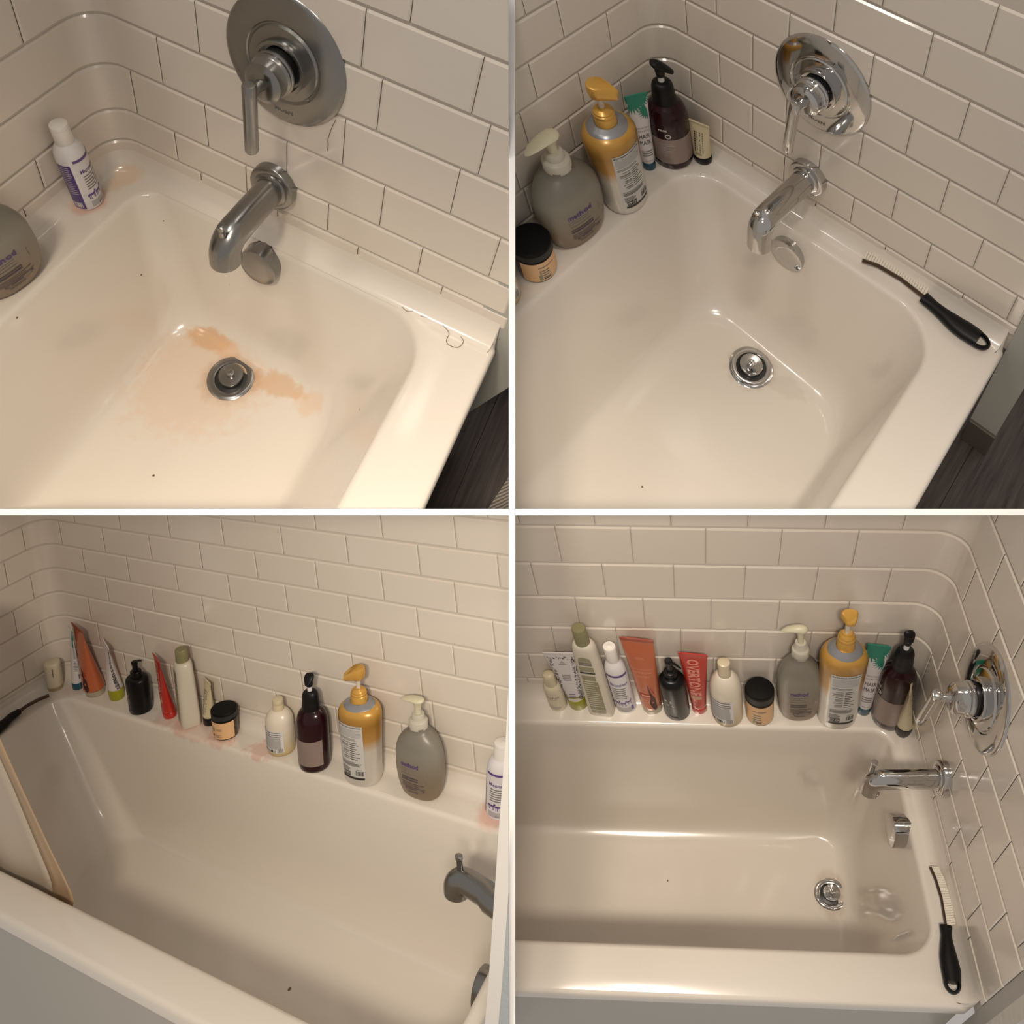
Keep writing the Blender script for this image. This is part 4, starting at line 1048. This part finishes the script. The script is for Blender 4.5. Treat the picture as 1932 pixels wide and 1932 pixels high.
strand(A, [(-.0045, -.48, .308), (-.0045, -.473, .288), (-.0045, -.468, .265), (-.0045, -.469, .256), (-.0045, -.468, .243)], 'thin hair stuck on the tiles below the round valve plate', 0, .0004)

# ---- chrome
valve(A, True, .106, 0, 'dull round valve plate with lever on tiles in the upper left bay')
valve(B, False, .097, -5, 'bright chrome round valve plate with lever in the upper right bay')
valve(D, False, .103, -10, 'chrome valve plate seen from the side in the lower right bay', False)
spout(A, True, 'dull spotted tub spout with knob in the upper left bay', .044, .0265)
spout(B, False, 'shiny chrome tub spout with knob in the upper right bay', .040, .0245)
spout(C, True, 'tub spout half hidden by the wall end in the lower left bay', .040, .0235)
spout(D, False, 'chrome tub spout seen from its side in the lower right bay', .040, .022)
for k, (bay, dull, zo, Rd) in enumerate(((A, True, A.S['zo'], .048), (B, False, B.S['zo'], .052), (C, True, C.S['zo'], .045), (D, False, D.S['zo'], .045))):
    root, base = TUBS[k]; tub_fittings(bay, root, base, None, dull, Rd, zo)

# ---- bottles
U = {'A': 'in the upper left bay', 'B': 'in the upper right bay', 'C': 'in the lower left bay', 'D': 'in the lower right bay'}
dog_bottle(A, -.114, -.0285, .189, .0507, -5.5, 'white shampoo bottle with purple label standing in a pink stain ' + U['A'], .45)
grey_pump(A, -.305, -.046, .245, .125, -7, 'frosted grey bottle cut off by the left edge ' + U['A'], yaw=-.15)
grey_pump(B, -.369, -.060, .276, .1508, -2.4, 'frosted grey pump bottle beside the gold bottle ' + U['B'], yaw=-.05, head=math.radians(0))
gold_pump(B, -.232, -.0755, .326, .1183, -5, 'gold and white pump bottle before the hair mask ' + U['B'], yaw=.12, head=-62, front=-.2)
hair_tube(B, -.1275, -.052, .209, .0315, -3.6, 'white hair mask tube with teal leaves behind the gold bottle ' + U['B'], -.5)
purple_pump(B, -.064, -.072, .273, .0925, -4.2, 'maroon pump bottle with rose label standing in the corner ' + U['B'], yaw=0, head=-35, front=-.1)
cream_tube(B, -.024, -.128, .117, .0421, -7.2, 'small cream tube on black cap right of the maroon bottle ' + U['B'], -1.35)
jar(B, -.488, -.062, .083, .0806, 2, 'black lidded jar at the left edge beside the grey bottle ' + U['B'])
milky_bottle(B, -.580, -.060, .20, .075, -2, 'milky bottle mostly cut off at the far left ' + U['B'])

serum_bottle(C, -1.566, -.071, .092, .0476, 3.3, 'small cream bottle standing on its cap in the far corner ' + U['C'], True)
hair_tube(C, -1.5, -.043, .213, .0333, 3.3, 'white hair mask tube with teal leaves seen edge on ' + U['C'], -.5, True)
orange_tube(C, -1.425, -.043, .214, .0560, -9.2, 'copper orange tube leaning on the tiles ' + U['C'], -.35)
pattern_tube(C, -1.345, -.036, .176, .0438, -4.1, 'white tube with black pattern and lime cap ' + U['C'], -.5, True)
black_pump(C, -1.233, -.053, .155, .0645, 1.1, 'black pump bottle between lime capped and red tubes ' + U['C'], 100)
red_tube(C, -1.132, -.046, .179, .0367, -5.8, 'red tube seen edge on beside the tall pale bottle ' + U['C'], -.5)
pale_bottle(C, -1.06, -.046, .228, .0660, 2.1, 'tall pale square bottle with olive cap ' + U['C'], -.62)
cream_tube(C, -1.005, -.029, .133, .0356, 5.1, 'small cream tube behind the black lidded jar ' + U['C'], -.45)
jar(C, -.934, -.048, .079, .0682, 3.3, 'black lidded jar with peach label on pink stains ' + U['C'], True)
milky_bottle(C, -.758, -.045, .150, .0700, 3.6, 'milky white bottle beside the maroon pump ' + U['C'], .25)
purple_pump(C, -.647, -.061, .260, .0775, 4.0, 'maroon pump bottle with rose label beside the gold one ' + U['C'], head=-75, front=-.15, hs=.7)
gold_pump(C, -.514, -.056, .304, .1040, 4.2, 'gold and white pump bottle beside the grey one ' + U['C'], head=-150, front=-.1)
grey_pump(C, -.364, -.052, .256, .1157, 3.9, 'frosted grey pump bottle with cream head ' + U['C'], head=0, yaw=-.05)
dog_bottle(C, -.183, -.037, .183, .0630, 7, 'white and purple bottle half behind the wall end ' + U['C'], .35)

serum_bottle(D, -.864, -.039, .128, .0457, -2.8, 'small cream serum bottle at the left end of the row ' + U['D'])
pattern_tube(D, -.814, -.033, .197, .0480, -5.4, 'white tube with black leaf pattern and lime cap ' + U['D'], 0)
pale_bottle(D, -.752, -.047, .301, .0640, -4.1, 'tall pale square bottle with olive cap ' + U['D'], -.12)
dog_bottle(D, -.693, -.037, .233, .0520, -5.2, 'white and purple shampoo bottle beside the pale square bottle ' + U['D'], .12)
orange_tube(D, -.627, -.038, .257, .0513, -5.2, 'copper orange tube behind the black pump bottle ' + U['D'], -.12)
black_pump(D, -.565, -.050, .201, .0642, -4.5, 'black pump bottle with white letters beside the red tube ' + U['D'], -18)
red_tube(D, -.510, -.041, .212, .0373, -4.0, 'red tube with big pink lettering ' + U['D'], -.1)
milky_bottle(D, -.440, -.060, .211, .0763, -4.3, 'milky white bottle without a pump left of the jar ' + U['D'], -.25)
jar(D, -.361, -.057, .114, .0691, -3.9, 'black lidded jar with peach label left of the grey bottle ' + U['D'])
grey_pump(D, -.265, -.050, .323, .1082, -5.0, 'frosted grey pump bottle between the jar and the gold bottle ' + U['D'], head=math.radians(-8), yaw=.08)
gold_pump(D, -.174, -.058, .387, .1077, -3.9, 'gold and white pump bottle between grey bottle and hair mask ' + U['D'], yaw=.05, head=-88, hs=.62)
hair_tube(D, -.104, -.036, .249, .0327, -1.7, 'hair mask tube with teal leaves beside the gold bottle ' + U['D'], -.15)
purple_pump(D, -.0465, -.056, .326, .0835, -3.0, 'maroon pump bottle in the corner by the valve ' + U['D'], head=-80, front=-.45, hs=.5)
cream_tube(D, -.017, -.097, .180, .0394, -7.0, 'small cream tube on black cap before the maroon bottle ' + U['D'], 1.25)

# ---- brushes
brush(B, [(-.032, -.533), (-.022, -.561), (-.019, -.611), (-.026, -.664)], [(-.012, -.531), (.004, -.559), (.006, -.607), (-.002, -.661)],
      [(-.027, -.662), (-.033, -.69), (-.037, -.713), (-.040, -.736), (-.040, -.762), (-.042, -.794)], [.0135, .0115, .0135, .018, .0205, .0195, .013], 'black handled grout brush with white bristles on the ledge ' + U['B'])
brush(D, [(-.031, -.452), (-.026, -.477), (-.023, -.52), (-.027, -.580)], [(-.017, -.454), (-.010, -.482), (-.008, -.532), (-.010, -.577)],
      [(-.028, -.578), (-.034, -.613), (-.037, -.64), (-.038, -.666), (-.043, -.708)], [.0125, .0105, .014, .0175, .019, .017, .012], 'black handled grout brush pointing to the front rim ' + U['D'])
brush(C, [(-1.534, -.118), (-1.546, -.145), (-1.552, -.18), (-1.549, -.213)], None, [(-1.549, -.208), (-1.549, -.235), (-1.540, -.26), (-1.533, -.30), (-1.53, -.345)], [.010, .0125, .013, .017, .019, .017, .012], 'black handled brush on the far ledge ' + U['C'])

# ---- curtain of the lower left bay
M_CURT = mat('curtain_shade_toned', (.50, .425, .345), .65); M_HEM = mat('curtain_stained_hem', (.44, .31, .19), .6)  # curtain base colour lowered to hold its shade; the hem is stained
def curtain():
    e = [(-1.150, .60), (-1.033, .331), (-.974, .193), (-.930, .090), (-.899, .022), (-.884, -.02), (-.900, -.06), (-.880, -.14)]
    zs = [q[1] for q in e][::-1]; xs = [q[0] for q in e][::-1]
    zz = np.linspace(-.14, .60, 40); V = []; H = []
    for z in zz:
        x1 = np.interp(z, zs, xs); bw = np.interp(z, [-.14, 0, .2, .6], [.085, .060, .050, .045])
        for k in range(13):
            x = x1 - bw - .45 * k / 12 ; V.append((x, -.585 + .006 * math.sin(k * 1.3 + z * 4) + .004 * k / 12, z))
        for k in range(5): H.append((x1 - bw * (1 - k / 4), -.585 + .004 * math.sin(k * .9 + z * 6) - .002, z))
    f = lambda n: [(j * n + i, j * n + i + 1, (j + 1) * n + i + 1, (j + 1) * n + i) for j in range(39) for i in range(n - 1)]
    r = shell(C, 'shower_curtain', V, f(13), M_CURT, None, 60, None, 'white shower curtain with a tan stained hem at the left edge', 'curtain', (-1.1, -.585, -.1))
    h = shell(C, 'stained_hem', H, f(5), M_HEM, r, 60, None, 'tan stained hem', None, (-1.1, -.585, -.1))
    for o in (r, h):
        md = o.modifiers.new('thickness', 'SOLIDIFY'); md.thickness = .0015
curtain()

# ---- white boards that part the bays
D0 = 1.0; TH = 12 / 1400 * D0
def board(name, vertical, a0, a1, z1, label):
    """a flat board lying in one of the two planes through the display's axis"""
    V = []
    for z in (D0, z1):
        for q in (a0, a1):
            for s in (-.5, .5):
                V.append((KX * z + s * TH, q * z, z) if vertical else (q * z, KY * z + s * TH, z))
    v = [CAM_AT + W2V.T @ np.array(p) for p in V]
    f = [(0, 2, 3, 1), (4, 5, 7, 6), (0, 1, 5, 4), (2, 6, 7, 3), (0, 4, 6, 2), (1, 3, 7, 5)]
    c = np.mean(v, axis=0)
    o = mesh_obj(name, [p - c for p in v], f, BOARD, 0); o.location = c
    props(o, label, None, None, 'structure'); return o
e = .5 * TH / D0
board('trim_1', True, -450 / 1400 - .01, 1482 / 1400 + .01, 2.6, 'thin white upright board between left and right bays')
board('trim_2', False, -1150 / 1400 - .01, KX - e, 2.6, 'thin white level board between the two left bays')
board('trim_3', False, KX + e, 782 / 1400 + .01, 2.6, 'thin white level board between the two right bays')

# ---- saw every piece off at the boards, so that each bay keeps to its own side
bpy.context.view_layer.update()
near = {}
for bay in BAYS:
    i = bay.i; sx = -1 if i % 2 == 0 else 1; sy = -1 if i < 2 else 1
    for o in bay.objs:
        mw = np.array(o.matrix_world); me = o.data; n = len(me.vertices)
        co = np.empty(n * 3); me.vertices.foreach_get('co', co); co = co.reshape(-1, 3)
        w = co @ mw[:3, :3].T + mw[:3, 3]; q = (W2V @ (w - CAM_AT).T).T
        dx = sx * (q[:, 0] - KX * q[:, 2]) - TH * .5; dy = sy * (q[:, 1] - KY * q[:, 2]) - TH * .5
        if dx.min() >= 0 and dy.min() >= 0: continue
        bm = bmesh.new(); bm.from_mesh(me)
        inv = o.matrix_world.inverted()
        for s, nv, d in ((sx, np.array([1, 0, -KX]), dx), (sy, np.array([0, 1, -KY]), dy)):
            if d.min() >= 0: continue
            ln = np.linalg.norm(nv); nw = W2V.T @ (nv * s / ln); pw = CAM_AT + nw * (TH * .5 / ln)
            pl = inv @ Vector(pw); nl = (inv.to_3x3() @ Vector(nw)).normalized()
            bmesh.ops.bisect_plane(bm, geom=bm.verts[:] + bm.edges[:] + bm.faces[:], plane_co=pl, plane_no=nl, clear_inner=True)
        bm.to_mesh(me); bm.free()
        if len(me.vertices):
            n = len(me.vertices); co = np.empty(n * 3); me.vertices.foreach_get('co', co); co = co.reshape(-1, 3)
            w = co @ mw[:3, :3].T + mw[:3, 3]; q = (W2V @ (w - CAM_AT).T).T
            px = 1150 + 1400 * q[:, 0] / q[:, 2]; py = 450 + 1400 * q[:, 1] / q[:, 2]
            k = (q[:, 2] > 0) & (((abs(px - 966) < 12) & (py > -20) & (py < 1960)) | ((abs(py - 966) < 12) & (px > -20) & (px < 1960)))
            if k.any(): near[(i, o.name.split('.')[0])] = min(near.get((i, o.name.split('.')[0]), 9), q[k, 2].min())
gone = []
for bay in BAYS:
    for o in bay.objs:
        if len(o.data.vertices) == 0 or len(o.data.polygons) == 0: gone.append(o)
for o in gone:
    for ch in list(o.children): ch.parent = o.parent
    bpy.data.objects.remove(o)
for k, d in sorted(near.items(), key=lambda t: t[1])[:6]: print('near board', k, round(d, 3))
